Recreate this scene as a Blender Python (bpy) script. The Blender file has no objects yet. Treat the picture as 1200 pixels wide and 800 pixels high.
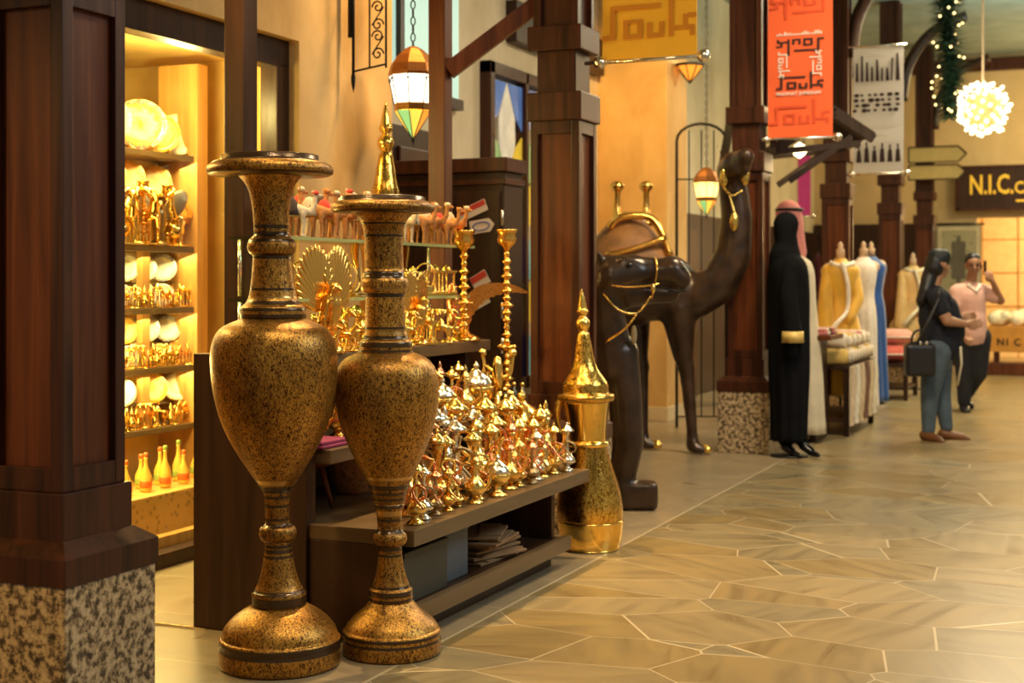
import bpy, bmesh, math, random
from mathutils import Vector, Matrix, Quaternion
PI = math.pi
R = math.radians
random.seed(7)
SC = bpy.context.scene
COL = SC.collection

# ------------------------------------------------------------------ camera
YAW = R(23.07)          # the street runs along +Y; the camera looks this far to the left of it
CAM_H = 1.35
FPX = 1667.0
cam_d = bpy.data.cameras.new('camera')
cam = bpy.data.objects.new('camera', cam_d)
COL.objects.link(cam)
cam.location = (0, 0, CAM_H)
cam.rotation_euler = (R(90), 0, YAW)
cam_d.lens = 50.0
cam_d.sensor_width = 36.0
cam_d.shift_y = -70.0 / 1200.0
cam_d.clip_start = 0.05
cam_d.clip_end = 200
cam_d.dof.use_dof = True
cam_d.dof.focus_distance = 5.2
cam_d.dof.aperture_fstop = 3.2
SC.camera = cam

# ------------------------------------------------------------------ world and exposure
w = bpy.data.worlds.new('world')
SC.world = w
w.use_nodes = True
w.node_tree.nodes['Background'].inputs[0].default_value = (1.0, 0.86, 0.62, 1)
w.node_tree.nodes['Background'].inputs[1].default_value = 0.24
SC.view_settings.view_transform = 'Standard'
SC.view_settings.look = 'None'
SC.view_settings.gamma = 1.0
SC.view_settings.exposure = 0.24
SC.view_settings.use_curve_mapping = False

def area_light(name, loc, size, energy, color, rot=(0, 0, 0), spread=180):
    l = bpy.data.lights.new(name, 'AREA')
    l.energy = energy; l.color = color; l.shape = 'DISK'; l.size = size; l.spread = R(spread)
    o = bpy.data.objects.new(name, l); COL.objects.link(o)
    o.location = loc; o.rotation_euler = rot
    return o

def spot_light(name, loc, target, energy, color, cone=60, blend=0.7, radius=0.05):
    l = bpy.data.lights.new(name, 'SPOT')
    l.energy = energy; l.color = color; l.spot_size = R(cone); l.spot_blend = blend; l.shadow_soft_size = radius
    o = bpy.data.objects.new(name, l); COL.objects.link(o)
    o.location = loc
    o.rotation_euler = (Vector(target) - Vector(loc)).to_track_quat('-Z', 'Y').to_euler()
    return o

def point_light(name, loc, energy, color, radius=0.08):
    l = bpy.data.lights.new(name, 'POINT')
    l.energy = energy; l.color = color; l.shadow_soft_size = radius
    o = bpy.data.objects.new(name, l); COL.objects.link(o)
    o.location = loc
    return o

WARM = (1.0, 0.72, 0.36)
AMBER = (1.0, 0.58, 0.18)
SOFT = (1.0, 0.80, 0.52)
COOL = (0.80, 0.93, 1.0)
# ceiling lamps of the arcade; the fill, washes and column spot are added
area_light('street_lamp_near', (-0.6, 4.4, 4.4), 0.9, 34, SOFT)
area_light('street_lamp_mid', (-0.9, 9.2, 4.6), 1.0, 150, SOFT)
area_light('street_lamp_far', (-0.9, 15.0, 4.6), 1.0, 170, SOFT)
area_light('street_lamp_end', (0.5, 20.0, 4.6), 1.0, 160, WARM)
area_light('skylight_fill', (2.6, 6.5, 4.7), 3.0, 170, COOL, (0, R(25), 0))
l = area_light('ceiling_wash', (0.4, 17.5, 3.9), 2.0, 240, (0.72, 1.0, 0.88), (R(180), 0, 0))  # unseen upward light, added to brighten the far ceiling
point_light('end_wall_wash', (0.6, 22.2, 3.9), 260, (1.0, 0.74, 0.36), 0.3)  # no visible source, added to brighten the end wall
spot_light('column_spot', (-4.0, 0.9, 2.9), (-2.95, 3.2, 0.5), 170, (1.0, 0.62, 0.22), 60, 0.8, 0.06)
# spots on the shop front and the display
spot_light('display_spot', (-3.1, 4.3, 3.5), (-2.9, 5.7, 0.6), 215, (1.0, 0.70, 0.32), 75, 0.8, 0.06)
spot_light('vase_spot', (-1.7, 3.2, 3.9), (-2.2, 4.8, 1.0), 120, (1.0, 0.82, 0.55), 50, 0.8, 0.08)
spot_light('wall_wash', (-3.35, 7.6, 4.2), (-4.07, 7.1, 1.6), 150, AMBER, 90, 0.9, 0.08)
spot_light('floor_spot', (-3.2, 6.6, 4.2), (-1.5, 5.4, 0.0), 560, (1.0, 0.66, 0.28), 70, 0.9, 0.05)
spot_light('pillar_wash', (-3.4, 11.4, 3.9), (-4.3, 13.2, 2.2), 240, (1.0, 0.60, 0.20), 90, 0.9, 0.08)
spot_light('pot_spot', (-1.9, 5.6, 3.6), (-2.43, 6.7, 0.7), 110, WARM, 40, 0.8, 0.05)
spot_light('camel_spot', (-2.2, 9.0, 4.0), (-3.3, 10.8, 1.6), 90, WARM, 60, 0.8, 0.06)

# ------------------------------------------------------------------ placing helpers
CA, SA = math.cos(YAW), math.sin(YAW)
def at_d(px, d):
    """ground point seen at column px, at depth d"""
    u = (px - 600) / FPX * d
    return (-SA * d + CA * u, CA * d + SA * u)
def on_ground(px, py):
    return at_d(px, CAM_H * FPX / (py - 330))
def y_on_x(px, X):
    k = (px - 600) / FPX
    d = X / (-SA + CA * k)
    return d * (CA + SA * k)
def z_at(py, d):
    return CAM_H + (330 - py) / FPX * d
def depth(x, y):
    return -SA * x + CA * y

# ------------------------------------------------------------------ materials
def new_mat(name):
    m = bpy.data.materials.new(name); m.use_nodes = True
    nt = m.node_tree
    return m, nt, nt.nodes['Principled BSDF']

def N(nt, t, **kw):
    n = nt.nodes.new(t)
    for k, v in kw.items(): setattr(n, k, v)
    return n

def c4(c): return (c[0], c[1], c[2], 1)

def ramp(nt, stops, interp='LINEAR'):
    r = N(nt, 'ShaderNodeValToRGB')
    r.color_ramp.interpolation = interp
    el = r.color_ramp.elements
    while len(el) > 1: el.remove(el[-1])
    el[0].position = stops[0][0]; el[0].color = c4(stops[0][1])
    for p, c in stops[1:]:
        e = el.new(p); e.color = c4(c)
    return r

def coords(nt, scale=(1, 1, 1), rot=(0, 0, 0), kind='Object'):
    tc = N(nt, 'ShaderNodeTexCoord'); mp = N(nt, 'ShaderNodeMapping')
    mp.inputs['Scale'].default_value = scale; mp.inputs['Rotation'].default_value = rot
    nt.links.new(tc.outputs[kind], mp.inputs['Vector'])
    return mp.outputs['Vector']

def bump(nt, b, src, strength=0.2, dist=0.01):
    n = N(nt, 'ShaderNodeBump'); n.inputs['Strength'].default_value = strength; n.inputs['Distance'].default_value = dist
    nt.links.new(src, n.inputs['Height']); nt.links.new(n.outputs['Normal'], b.inputs['Normal'])

def plain(name, c, rough=0.5, metal=0.0, var=0.12, nscale=8, bumps=0.0, emit=None, es=0, sheen=0):
    m, nt, b = new_mat(name)
    v = coords(nt)
    no = N(nt, 'ShaderNodeTexNoise'); no.inputs['Scale'].default_value = nscale; no.inputs['Detail'].default_value = 4
    nt.links.new(v, no.inputs['Vector'])
    r = ramp(nt, [(0.3, [max(0, x * (1 - var)) for x in c]), (0.7, [min(1, x * (1 + var)) for x in c])])
    nt.links.new(no.outputs['Fac'], r.inputs['Fac']); nt.links.new(r.outputs['Color'], b.inputs['Base Color'])
    b.inputs['Roughness'].default_value = rough; b.inputs['Metallic'].default_value = metal
    if sheen: b.inputs['Sheen Weight'].default_value = sheen
    if bumps: bump(nt, b, no.outputs['Fac'], bumps, 0.01)
    if emit:
        b.inputs['Emission Color'].default_value = c4(emit); b.inputs['Emission Strength'].default_value = es
    return m

def wood_mat(name, c1, c2, rough=0.33, stretch=(14, 14, 0.9), spec=0.32):
    m, nt, b = new_mat(name)
    v = coords(nt, stretch)
    no = N(nt, 'ShaderNodeTexNoise'); no.inputs['Scale'].default_value = 1.6; no.inputs['Detail'].default_value = 6; no.inputs['Distortion'].default_value = 0.6
    nt.links.new(v, no.inputs['Vector'])
    r = ramp(nt, [(0.28, c1), (0.72, c2)])
    nt.links.new(no.outputs['Fac'], r.inputs['Fac']); nt.links.new(r.outputs['Color'], b.inputs['Base Color'])
    rr = N(nt, 'ShaderNodeMapRange'); rr.inputs['To Min'].default_value = rough - 0.06; rr.inputs['To Max'].default_value = rough + 0.14
    nt.links.new(no.outputs['Fac'], rr.inputs['Value']); nt.links.new(rr.outputs['Result'], b.inputs['Roughness'])
    b.inputs['Specular IOR Level'].default_value = spec
    bump(nt, b, no.outputs['Fac'], 0.12, 0.004)
    return m

def granite_mat():
    m, nt, b = new_mat('granite')
    v = coords(nt)
    no = N(nt, 'ShaderNodeTexNoise'); no.inputs['Scale'].default_value = 34; no.inputs['Detail'].default_value = 5; no.inputs['Roughness'].default_value = 0.65
    nt.links.new(v, no.inputs['Vector'])
    r = ramp(nt, [(0.36, (0.030, 0.020, 0.012)), (0.45, (0.13, 0.085, 0.045)), (0.52, (0.46, 0.32, 0.17)), (0.64, (0.66, 0.50, 0.29)), (0.75, (0.48, 0.35, 0.20))])
    nt.links.new(no.outputs['Fac'], r.inputs['Fac']); nt.links.new(r.outputs['Color'], b.inputs['Base Color'])
    b.inputs['Roughness'].default_value = 0.38
    return m

def plaster_mat(name, c1, c2):
    m, nt, b = new_mat(name)
    v = coords(nt, (1, 1, 0.8))
    no = N(nt, 'ShaderNodeTexNoise'); no.inputs['Scale'].default_value = 1.7; no.inputs['Detail'].default_value = 8; no.inputs['Roughness'].default_value = 0.6; no.inputs['Distortion'].default_value = 0.5
    nt.links.new(v, no.inputs['Vector'])
    r = ramp(nt, [(0.33, c1), (0.66, c2)])
    nt.links.new(no.outputs['Fac'], r.inputs['Fac']); nt.links.new(r.outputs['Color'], b.inputs['Base Color'])
    b.inputs['Roughness'].default_value = 0.75
    bump(nt, b, no.outputs['Fac'], 0.25, 0.02)
    return m

def metal_mat(name, c, rough=0.2, dark=0.35, nscale=30, bumpy=0.15, metal=1.0):
    m, nt, b = new_mat(name)
    v = coords(nt)
    vo = N(nt, 'ShaderNodeTexVoronoi'); vo.inputs['Scale'].default_value = nscale
    nt.links.new(v, vo.inputs['Vector'])
    r = ramp(nt, [(0.0, [x * dark for x in c]), (0.35, c), (1.0, c)])
    nt.links.new(vo.outputs['Distance'], r.inputs['Fac']); nt.links.new(r.outputs['Color'], b.inputs['Base Color'])
    b.inputs['Metallic'].default_value = metal; b.inputs['Roughness'].default_value = rough
    bump(nt, b, vo.outputs['Distance'], bumpy, 0.004)
    return m

def engraved_mat(name, dark, mid, light, scale=70, rough=0.36, metal=0.75, big=6.0):
    """chased brass: small figures picked out of a darker ground"""
    m, nt, b = new_mat(name)
    v = coords(nt, (1, 1, 0.55))
    vo = N(nt, 'ShaderNodeTexVoronoi'); vo.inputs['Scale'].default_value = scale
    n2 = N(nt, 'ShaderNodeTexNoise'); n2.inputs['Scale'].default_value = scale * 1.4; n2.inputs['Detail'].default_value = 3; n2.inputs['Distortion'].default_value = 1.5
    n3 = N(nt, 'ShaderNodeTexNoise'); n3.inputs['Scale'].default_value = big; n3.inputs['Detail'].default_value = 6
    for n in (vo, n2, n3): nt.links.new(v, n.inputs['Vector'])
    r = ramp(nt, [(0.38, dark), (0.48, mid), (0.60, light), (0.70, mid)])
    nt.links.new(n2.outputs['Fac'], r.inputs['Fac'])
    r2 = ramp(nt, [(0.03, [x * 0.35 for x in dark]), (0.22, (0.75, 0.75, 0.75)), (0.5, (1, 1, 1))])
    nt.links.new(vo.outputs['Distance'], r2.inputs['Fac'])
    mx = N(nt, 'ShaderNodeMix', data_type='RGBA', blend_type='MULTIPLY'); mx.inputs['Factor'].default_value = 0.8
    nt.links.new(r.outputs['Color'], mx.inputs['A']); nt.links.new(r2.outputs['Color'], mx.inputs['B'])
    r3 = ramp(nt, [(0.32, (0.52, 0.44, 0.40)), (0.68, (1.2, 1.15, 1.0))])
    nt.links.new(n3.outputs['Fac'], r3.inputs['Fac'])
    m2 = N(nt, 'ShaderNodeMix', data_type='RGBA', blend_type='MULTIPLY'); m2.inputs['Factor'].default_value = 1.0
    nt.links.new(mx.outputs['Result'], m2.inputs['A']); nt.links.new(r3.outputs['Color'], m2.inputs['B'])
    nt.links.new(m2.outputs['Result'], b.inputs['Base Color'])
    b.inputs['Metallic'].default_value = metal; b.inputs['Roughness'].default_value = rough
    bump(nt, b, n2.outputs['Fac'], 0.35, 0.003)
    return m

def emission_mat(name, c, s):
    m, nt, b = new_mat(name)
    b.inputs['Base Color'].default_value = c4(c); b.inputs['Emission Color'].default_value = c4(c); b.inputs['Emission Strength'].default_value = s
    b.inputs['Roughness'].default_value = 0.4
    return m

def glass_mat(name, tint=(1, 1, 1), clear=0.9):
    m = bpy.data.materials.new(name); m.use_nodes = True
    nt = m.node_tree; nt.nodes.clear()
    out = N(nt, 'ShaderNodeOutputMaterial'); mix = N(nt, 'ShaderNodeMixShader')
    tr = N(nt, 'ShaderNodeBsdfTransparent'); gl = N(nt, 'ShaderNodeBsdfGlossy')
    tr.inputs['Color'].default_value = c4(tint); gl.inputs['Roughness'].default_value = 0.03
    fr = N(nt, 'ShaderNodeLayerWeight'); fr.inputs['Blend'].default_value = 0.5
    pw = N(nt, 'ShaderNodeMath', operation='POWER'); pw.inputs[1].default_value = 4.0
    ml = N(nt, 'ShaderNodeMath', operation='MULTIPLY_ADD'); ml.inputs[1].default_value = 0.45; ml.inputs[2].default_value = 0.025
    nt.links.new(fr.outputs['Facing'], pw.inputs[0]); nt.links.new(pw.outputs[0], ml.inputs[0])
    nt.links.new(ml.outputs[0], mix.inputs[0]); nt.links.new(tr.outputs[0], mix.inputs[1]); nt.links.new(gl.outputs[0], mix.inputs[2])
    nt.links.new(mix.outputs[0], out.inputs[0])
    return m

def floor_mat():
    m, nt, b = new_mat('stone_floor')
    L = nt.links
    v = coords(nt)
    # crazy paving of the lane
    vs = coords(nt, (1.0, 1.55, 1), (0, 0, R(14)))
    ve = N(nt, 'ShaderNodeTexVoronoi', feature='DISTANCE_TO_EDGE'); ve.inputs['Scale'].default_value = 1.6
    vc = N(nt, 'ShaderNodeTexVoronoi', feature='F1'); vc.inputs['Scale'].default_value = 1.6
    ve.inputs['Randomness'].default_value = .82; vc.inputs['Randomness'].default_value = .82
    L.new(vs, ve.inputs['Vector']); L.new(vs, vc.inputs['Vector'])
    # veins turned by a different angle in every stone
    vr = N(nt, 'ShaderNodeVectorRotate', rotation_type='Z_AXIS')
    sepc = N(nt, 'ShaderNodeSeparateColor'); L.new(vc.outputs['Color'], sepc.inputs[0])
    ang = N(nt, 'ShaderNodeMath', operation='MULTIPLY'); ang.inputs[1].default_value = 3.1
    L.new(sepc.outputs[0], ang.inputs[0]); L.new(ang.outputs[0], vr.inputs['Angle']); L.new(v, vr.inputs['Vector'])
    mp = N(nt, 'ShaderNodeMapping'); mp.inputs['Scale'].default_value = (1.2, 7.0, 1)
    L.new(vr.outputs[0], mp.inputs['Vector'])
    vn = N(nt, 'ShaderNodeTexNoise'); vn.inputs['Scale'].default_value = 1.6; vn.inputs['Detail'].default_value = 5; vn.inputs['Distortion'].default_value = 0.8
    L.new(mp.outputs[0], vn.inputs['Vector'])
    rc = ramp(nt, [(0.0, (0.235, 0.165, 0.065)), (0.35, (0.27, 0.20, 0.10)), (0.6, (0.20, 0.165, 0.095)), (1.0, (0.30, 0.225, 0.115))])
    L.new(sepc.outputs[1], rc.inputs['Fac'])
    rv = ramp(nt, [(0.3, (0.78, 0.74, 0.70)), (0.5, (1.0, 1.0, 1.0)), (0.72, (1.18, 1.12, 0.95))])
    L.new(vn.outputs['Fac'], rv.inputs['Fac'])
    st = N(nt, 'ShaderNodeMix', data_type='RGBA', blend_type='MULTIPLY'); st.inputs['Factor'].default_value = 1
    L.new(rc.outputs['Color'], st.inputs['A']); L.new(rv.outputs['Color'], st.inputs['B'])
    g = N(nt, 'ShaderNodeMath', operation='LESS_THAN'); g.inputs[1].default_value = 0.0052
    L.new(ve.outputs['Distance'], g.inputs[0])
    # large slabs along the shop fronts
    br = N(nt, 'ShaderNodeTexBrick'); br.inputs['Scale'].default_value = 1.0; br.inputs['Mortar Size'].default_value = 0.004
    br.inputs['Brick Width'].default_value = 0.9; br.inputs['Row Height'].default_value = 0.6
    br.inputs['Color1'].default_value = (0.33, 0.25, 0.15, 1); br.inputs['Color2'].default_value = (0.27, 0.21, 0.13, 1); br.inputs['Mortar'].default_value = (0.42, 0.34, 0.22, 1)
    L.new(v, br.inputs['Vector'])
    slab = N(nt, 'ShaderNodeMix', data_type='RGBA', blend_type='MULTIPLY'); slab.inputs['Factor'].default_value = 0.7
    L.new(br.outputs['Color'], slab.inputs['A']); L.new(rv.outputs['Color'], slab.inputs['B'])
    sx = N(nt, 'ShaderNodeSeparateXYZ'); L.new(v, sx.inputs[0])
    left = N(nt, 'ShaderNodeMath', operation='LESS_THAN'); left.inputs[1].default_value = -2.335; L.new(sx.outputs[0], left.inputs[0])
    ab = N(nt, 'ShaderNodeMath', operation='ADD'); ab.inputs[1].default_value = 2.335; L.new(sx.outputs[0], ab.inputs[0])
    aa = N(nt, 'ShaderNodeMath', operation='ABSOLUTE'); L.new(ab.outputs[0], aa.inputs[0])
    al = N(nt, 'ShaderNodeMath', operation='LESS_THAN'); al.inputs[1].default_value = 0.007; L.new(aa.outputs[0], al.inputs[0])
    gm = N(nt, 'ShaderNodeMix', data_type='RGBA'); L.new(g.outputs[0], gm.inputs['Factor']); L.new(st.outputs['Result'], gm.inputs['A']); gm.inputs['B'].default_value = (0.50, 0.40, 0.25, 1)
    m1 = N(nt, 'ShaderNodeMix', data_type='RGBA'); L.new(left.outputs[0], m1.inputs['Factor']); L.new(gm.outputs['Result'], m1.inputs['A']); L.new(slab.outputs['Result'], m1.inputs['B'])
    m2 = N(nt, 'ShaderNodeMix', data_type='RGBA'); L.new(al.outputs[0], m2.inputs['Factor']); L.new(m1.outputs['Result'], m2.inputs['A']); m2.inputs['B'].default_value = (0.50, 0.40, 0.25, 1)
    L.new(m2.outputs['Result'], b.inputs['Base Color'])
    rr = N(nt, 'ShaderNodeMapRange'); rr.inputs['To Min'].default_value = 0.22; rr.inputs['To Max'].default_value = 0.42
    L.new(vn.outputs['Fac'], rr.inputs['Value']); L.new(rr.outputs['Result'], b.inputs['Roughness'])
    return m

WOOD = wood_mat('mahogany', (0.020, 0.006, 0.003), (0.085, 0.024, 0.009), 0.32)
WOOD_RED = wood_mat('reddish_mahogany', (0.065, 0.015, 0.005), (0.17, 0.045, 0.012), 0.36)
WOOD_DK = wood_mat('dark_walnut', (0.018, 0.007, 0.004), (0.052, 0.020, 0.009), 0.36)
WOOD_EDGE = wood_mat('brown_laminate', (0.085, 0.050, 0.022), (0.15, 0.092, 0.042), 0.34, (0.9, 0.9, 12))
WOOD_SHOP = wood_mat('honey_wood', (0.42, 0.20, 0.05), (0.62, 0.33, 0.10), 0.35)
GRANITE = granite_mat()
PLASTER = plaster_mat('ochre_plaster', (0.58, 0.34, 0.11), (0.78, 0.52, 0.21))
PLASTER_PALE = plaster_mat('cream_plaster', (0.62, 0.50, 0.31), (0.76, 0.64, 0.43))
PLASTER_END = plaster_mat('sand_plaster', (0.58, 0.42, 0.20), (0.70, 0.52, 0.28))
CEIL = plaster_mat('grey_green_ceiling', (0.26, 0.33, 0.29), (0.38, 0.45, 0.40))
BRASS = metal_mat('polished_brass', (0.96, 0.67, 0.20), 0.17, 0.75, 60, 0.10)
BRASS_OR = metal_mat('warm_brass', (0.98, 0.56, 0.13), 0.20, 0.6, 50, 0.12)
COPPER = metal_mat('copper', (0.95, 0.40, 0.20), 0.22, 0.7, 60, 0.08)
SILVER = metal_mat('silver', (0.88, 0.80, 0.66), 0.16, 0.7, 70, 0.10)
ANTIQUE = metal_mat('antique_brass', (0.42, 0.30, 0.15), 0.30, 0.5, 80, 0.15)
POT_BRASS = engraved_mat('chased_gold_brass', (0.34, 0.17, 0.02), (0.86, 0.52, 0.10), (1.0, 0.74, 0.22), 60, 0.20, 1.0, 4)
POT_PLAIN = metal_mat('gold_brass', (1.0, 0.66, 0.16), 0.17, 0.8, 20, 0.06)
VASE = engraved_mat('engraved_vase_brass', (0.075, 0.030, 0.006), (0.36, 0.175, 0.030), (0.68, 0.38, 0.075), 100, 0.36, 0.7, 5)
VASE_BAND = metal_mat('black_enamel', (0.075, 0.042, 0.018), 0.25, 0.5, 120, 0.10, 0.5)
VASE_LINE = metal_mat('vase_gold_line', (0.55, 0.34, 0.12), 0.28, 0.7, 100, 0.1)
IRON = plain('black_iron', (0.02, 0.018, 0.016), 0.45, 0.6)
BRONZE = plain('dark_bronze', (0.050, 0.026, 0.014), 0.28, 0.25, 0.5, 7, 0.35)
BLACK = plain('black_cloth', (0.004, 0.004, 0.005), 0.9, 0, 0.3)
BLACK.node_tree.nodes['Principled BSDF'].inputs['Specular IOR Level'].default_value = 0.15
GLASS = glass_mat('clear_glass', (0.97, 0.98, 0.95))
GLASS_SHELF = glass_mat('shelf_glass', (0.80, 0.92, 0.74))
GLASS_EDGE = plain('glass_edge', (0.42, 0.44, 0.16), 0.15, 0, 0.1)

# ------------------------------------------------------------------ mesh builder
def frame_z(d):
    return Vector(d).normalized().to_track_quat('Z', 'Y').to_matrix().to_4x4()

class MB:
    def __init__(s):
        s.bm = bmesh.new(); s.mi = 0
    def _f(s, vs, smooth=False):
        try:
            f = s.bm.faces.new(vs)
        except ValueError:
            return
        f.material_index = s.mi; f.smooth = smooth
    def box(s, c, size, rz=0, bev=0.0, M=None):
        x, y, z = [a / 2 for a in size]
        Mt = (M if M is not None else Matrix.Translation(c) @ Matrix.Rotation(rz, 4, 'Z'))
        if bev <= 0:
            vs = [s.bm.verts.new(Mt @ Vector((i * x, j * y, k * z))) for i in (-1, 1) for j in (-1, 1) for k in (-1, 1)]
            for q in ((0, 1, 3, 2), (4, 6, 7, 5), (0, 4, 5, 1), (2, 3, 7, 6), (0, 2, 6, 4), (1, 5, 7, 3)):
                s._f([vs[i] for i in q])
        else:
            b = min(bev, x * .9, y * .9, z * .9)
            t = bmesh.new(); bmesh.ops.create_cube(t, size=1)
            for v in t.verts: v.co = Vector((v.co.x * 2 * x, v.co.y * 2 * y, v.co.z * 2 * z))
            bmesh.ops.bevel(t, geom=list(t.edges), offset=b, segments=2, affect='EDGES', profile=0.6)
            s.merge(t, Mt)
        return s
    def box6(s, x0, x1, y0, y1, z0, z1, bev=0.0):
        return s.box(((x0 + x1) / 2, (y0 + y1) / 2, (z0 + z1) / 2), (x1 - x0, y1 - y0, z1 - z0), 0, bev)
    def merge(s, t, Mt=None, smooth=False):
        mp = {}
        for v in t.verts: mp[v] = s.bm.verts.new(Mt @ v.co if Mt is not None else v.co)
        for f in t.faces: s._f([mp[v] for v in f.verts], smooth or f.smooth)
        t.free()
        return s
    def rings(s, rs, closed=False, cap=True, smooth=True, mats=None):
        V = [[s.bm.verts.new(p) for p in r] for r in rs]
        n = len(V[0])
        for i in range(len(V) - 1):
            if mats: s.mi = mats[i]
            for j in range(n):
                s._f([V[i][j], V[i][(j + 1) % n], V[i + 1][(j + 1) % n], V[i + 1][j]], smooth)
        if cap:
            s._f(list(reversed(V[0]))); s._f(V[-1])
        return s
    def lathe(s, prof, c=(0, 0, 0), segs=24, M=None, mats=None, cap=True, smooth=True, squash=None):
        rs = []
        for r, z in prof:
            ring = []
            for j in range(segs):
                a = 2 * PI * j / segs
                p = Vector((max(r, 1e-4) * math.cos(a), max(r, 1e-4) * math.sin(a), z))
                if squash: p.y *= squash
                ring.append((M @ p) if M is not None else p + Vector(c))
            rs.append(ring)
        return s.rings(rs, cap=cap, smooth=smooth, mats=mats)
    def cyl(s, p1, p2, r1, r2=None, segs=12):
        p1, p2 = Vector(p1), Vector(p2); r2 = r1 if r2 is None else r2
        F = frame_z(p2 - p1)
        rs = []
        for p, r in ((p1, r1), (p2, r2)):
            rs.append([p + (F @ Vector((r * math.cos(2 * PI * j / segs), r * math.sin(2 * PI * j / segs), 0))) for j in range(segs)])
        return s.rings(rs)
    def bar(s, p1, p2, w, h):
        p1, p2 = Vector(p1), Vector(p2); d = p2 - p1
        Mt = Matrix.Translation((p1 + p2) / 2) @ frame_z(d)
        return s.box(None, (w, h, d.length), M=Mt)
    def tube(s, path, r, segs=8, closed=False):
        P = [Vector(p) for p in path]
        n = len(P)
        rad = r if isinstance(r, (list, tuple)) else [r] * n
        T = []
        for i in range(n):
            a = P[i - 1] if i > 0 else (P[-2] if closed else P[0])
            b = P[i + 1] if i < n - 1 else (P[1] if closed else P[-1])
            T.append((b - a).normalized() if (b - a).length > 1e-9 else Vector((0, 0, 1)))
        up = Vector((0, 0, 1)) if abs(T[0].z) < 0.9 else Vector((1, 0, 0))
        nrm = (up - T[0] * up.dot(T[0])).normalized()
        rs = []
        for i in range(n):
            if i: nrm = (nrm - T[i] * nrm.dot(T[i])).normalized()
            bi = T[i].cross(nrm)
            rs.append([P[i] + rad[i] * (nrm * math.cos(2 * PI * j / segs) + bi * math.sin(2 * PI * j / segs)) for j in range(segs)])
        return s.rings(rs)
    def ball(s, c, r, M=None, seg=12, ring=8):
        rx, ry, rz = r if isinstance(r, (list, tuple)) else (r, r, r)
        t = bmesh.new(); bmesh.ops.create_uvsphere(t, u_segments=seg, v_segments=ring, radius=1)
        for v in t.verts: v.co = Vector((v.co.x * rx, v.co.y * ry, v.co.z * rz))
        for f in t.faces: f.smooth = True
        Mt = Matrix.Translation(c) @ (M if M is not None else Matrix.Identity(4))
        return s.merge(t, Mt)
    def prism(s, pts, th, M=None):
        """2D outline in local XZ, thickness along Y"""
        M = M or Matrix.Identity(4)
        a = [s.bm.verts.new(M @ Vector((x, -th / 2, z))) for x, z in pts]
        b = [s.bm.verts.new(M @ Vector((x, th / 2, z))) for x, z in pts]
        s._f(a); s._f(list(reversed(b)))
        n = len(pts)
        for i in range(n): s._f([a[i], b[i], b[(i + 1) % n], a[(i + 1) % n]])
        return s
    def mesh(s, name):
        bmesh.ops.recalc_face_normals(s.bm, faces=list(s.bm.faces))
        me = bpy.data.meshes.new(name); s.bm.to_mesh(me); s.bm.free()
        return me

def put(name, me, mats, parent=None, loc=(0, 0, 0), rz=0):
    if not isinstance(mats, (list, tuple)): mats = [mats]
    if not me.materials:
        for m in mats: me.materials.append(m)
    o = bpy.data.objects.new(name, me); COL.objects.link(o)
    o.location = loc; o.rotation_euler = (0, 0, rz)
    if parent: o.parent = parent
    return o

def part(name, mb, mats, parent, loc=(0, 0, 0), rz=0, label=None):
    me = mb.mesh(name) if isinstance(mb, MB) else mb
    o = put(name, me, mats, parent, loc, rz)
    if label: o['label'] = label
    return o

def thing(name, label, cat, loc=(0, 0, 0), rz=0, group=None, sc=1.0):
    o = bpy.data.objects.new(name, None); COL.objects.link(o)
    o.empty_display_size = 0.1
    o.location = loc; o.rotation_euler = (0, 0, rz); o.scale = (sc, sc, sc)
    o['label'] = label; o['category'] = cat
    if group: o['group'] = group
    return o

def single(name, mb, mats, label, cat, loc=(0, 0, 0), rz=0, group=None):
    me = mb.mesh(name) if isinstance(mb, MB) else mb
    o = put(name, me, mats, None, loc, rz)
    o['label'] = label; o['category'] = cat
    if group: o['group'] = group
    return o

def structure(name, mb, mats, parent=None):
    o = part(name, mb, mats, parent)
    if parent is None: o['kind'] = 'structure'
    return o

def dup(root, loc, rz=0, label=None, group=None, sc=None, keep=True):
    r = root.copy(); COL.objects.link(r); r.location = loc; r.rotation_euler = (0, 0, rz)
    if sc: r.scale = (sc, sc, sc)
    if label: r['label'] = label
    if group: r['group'] = group
    for ch in list(root.children):
        c = ch.copy(); COL.objects.link(c); c.parent = r
        for g in ch.children:
            d = g.copy(); COL.objects.link(d); d.parent = c
    return r

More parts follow.
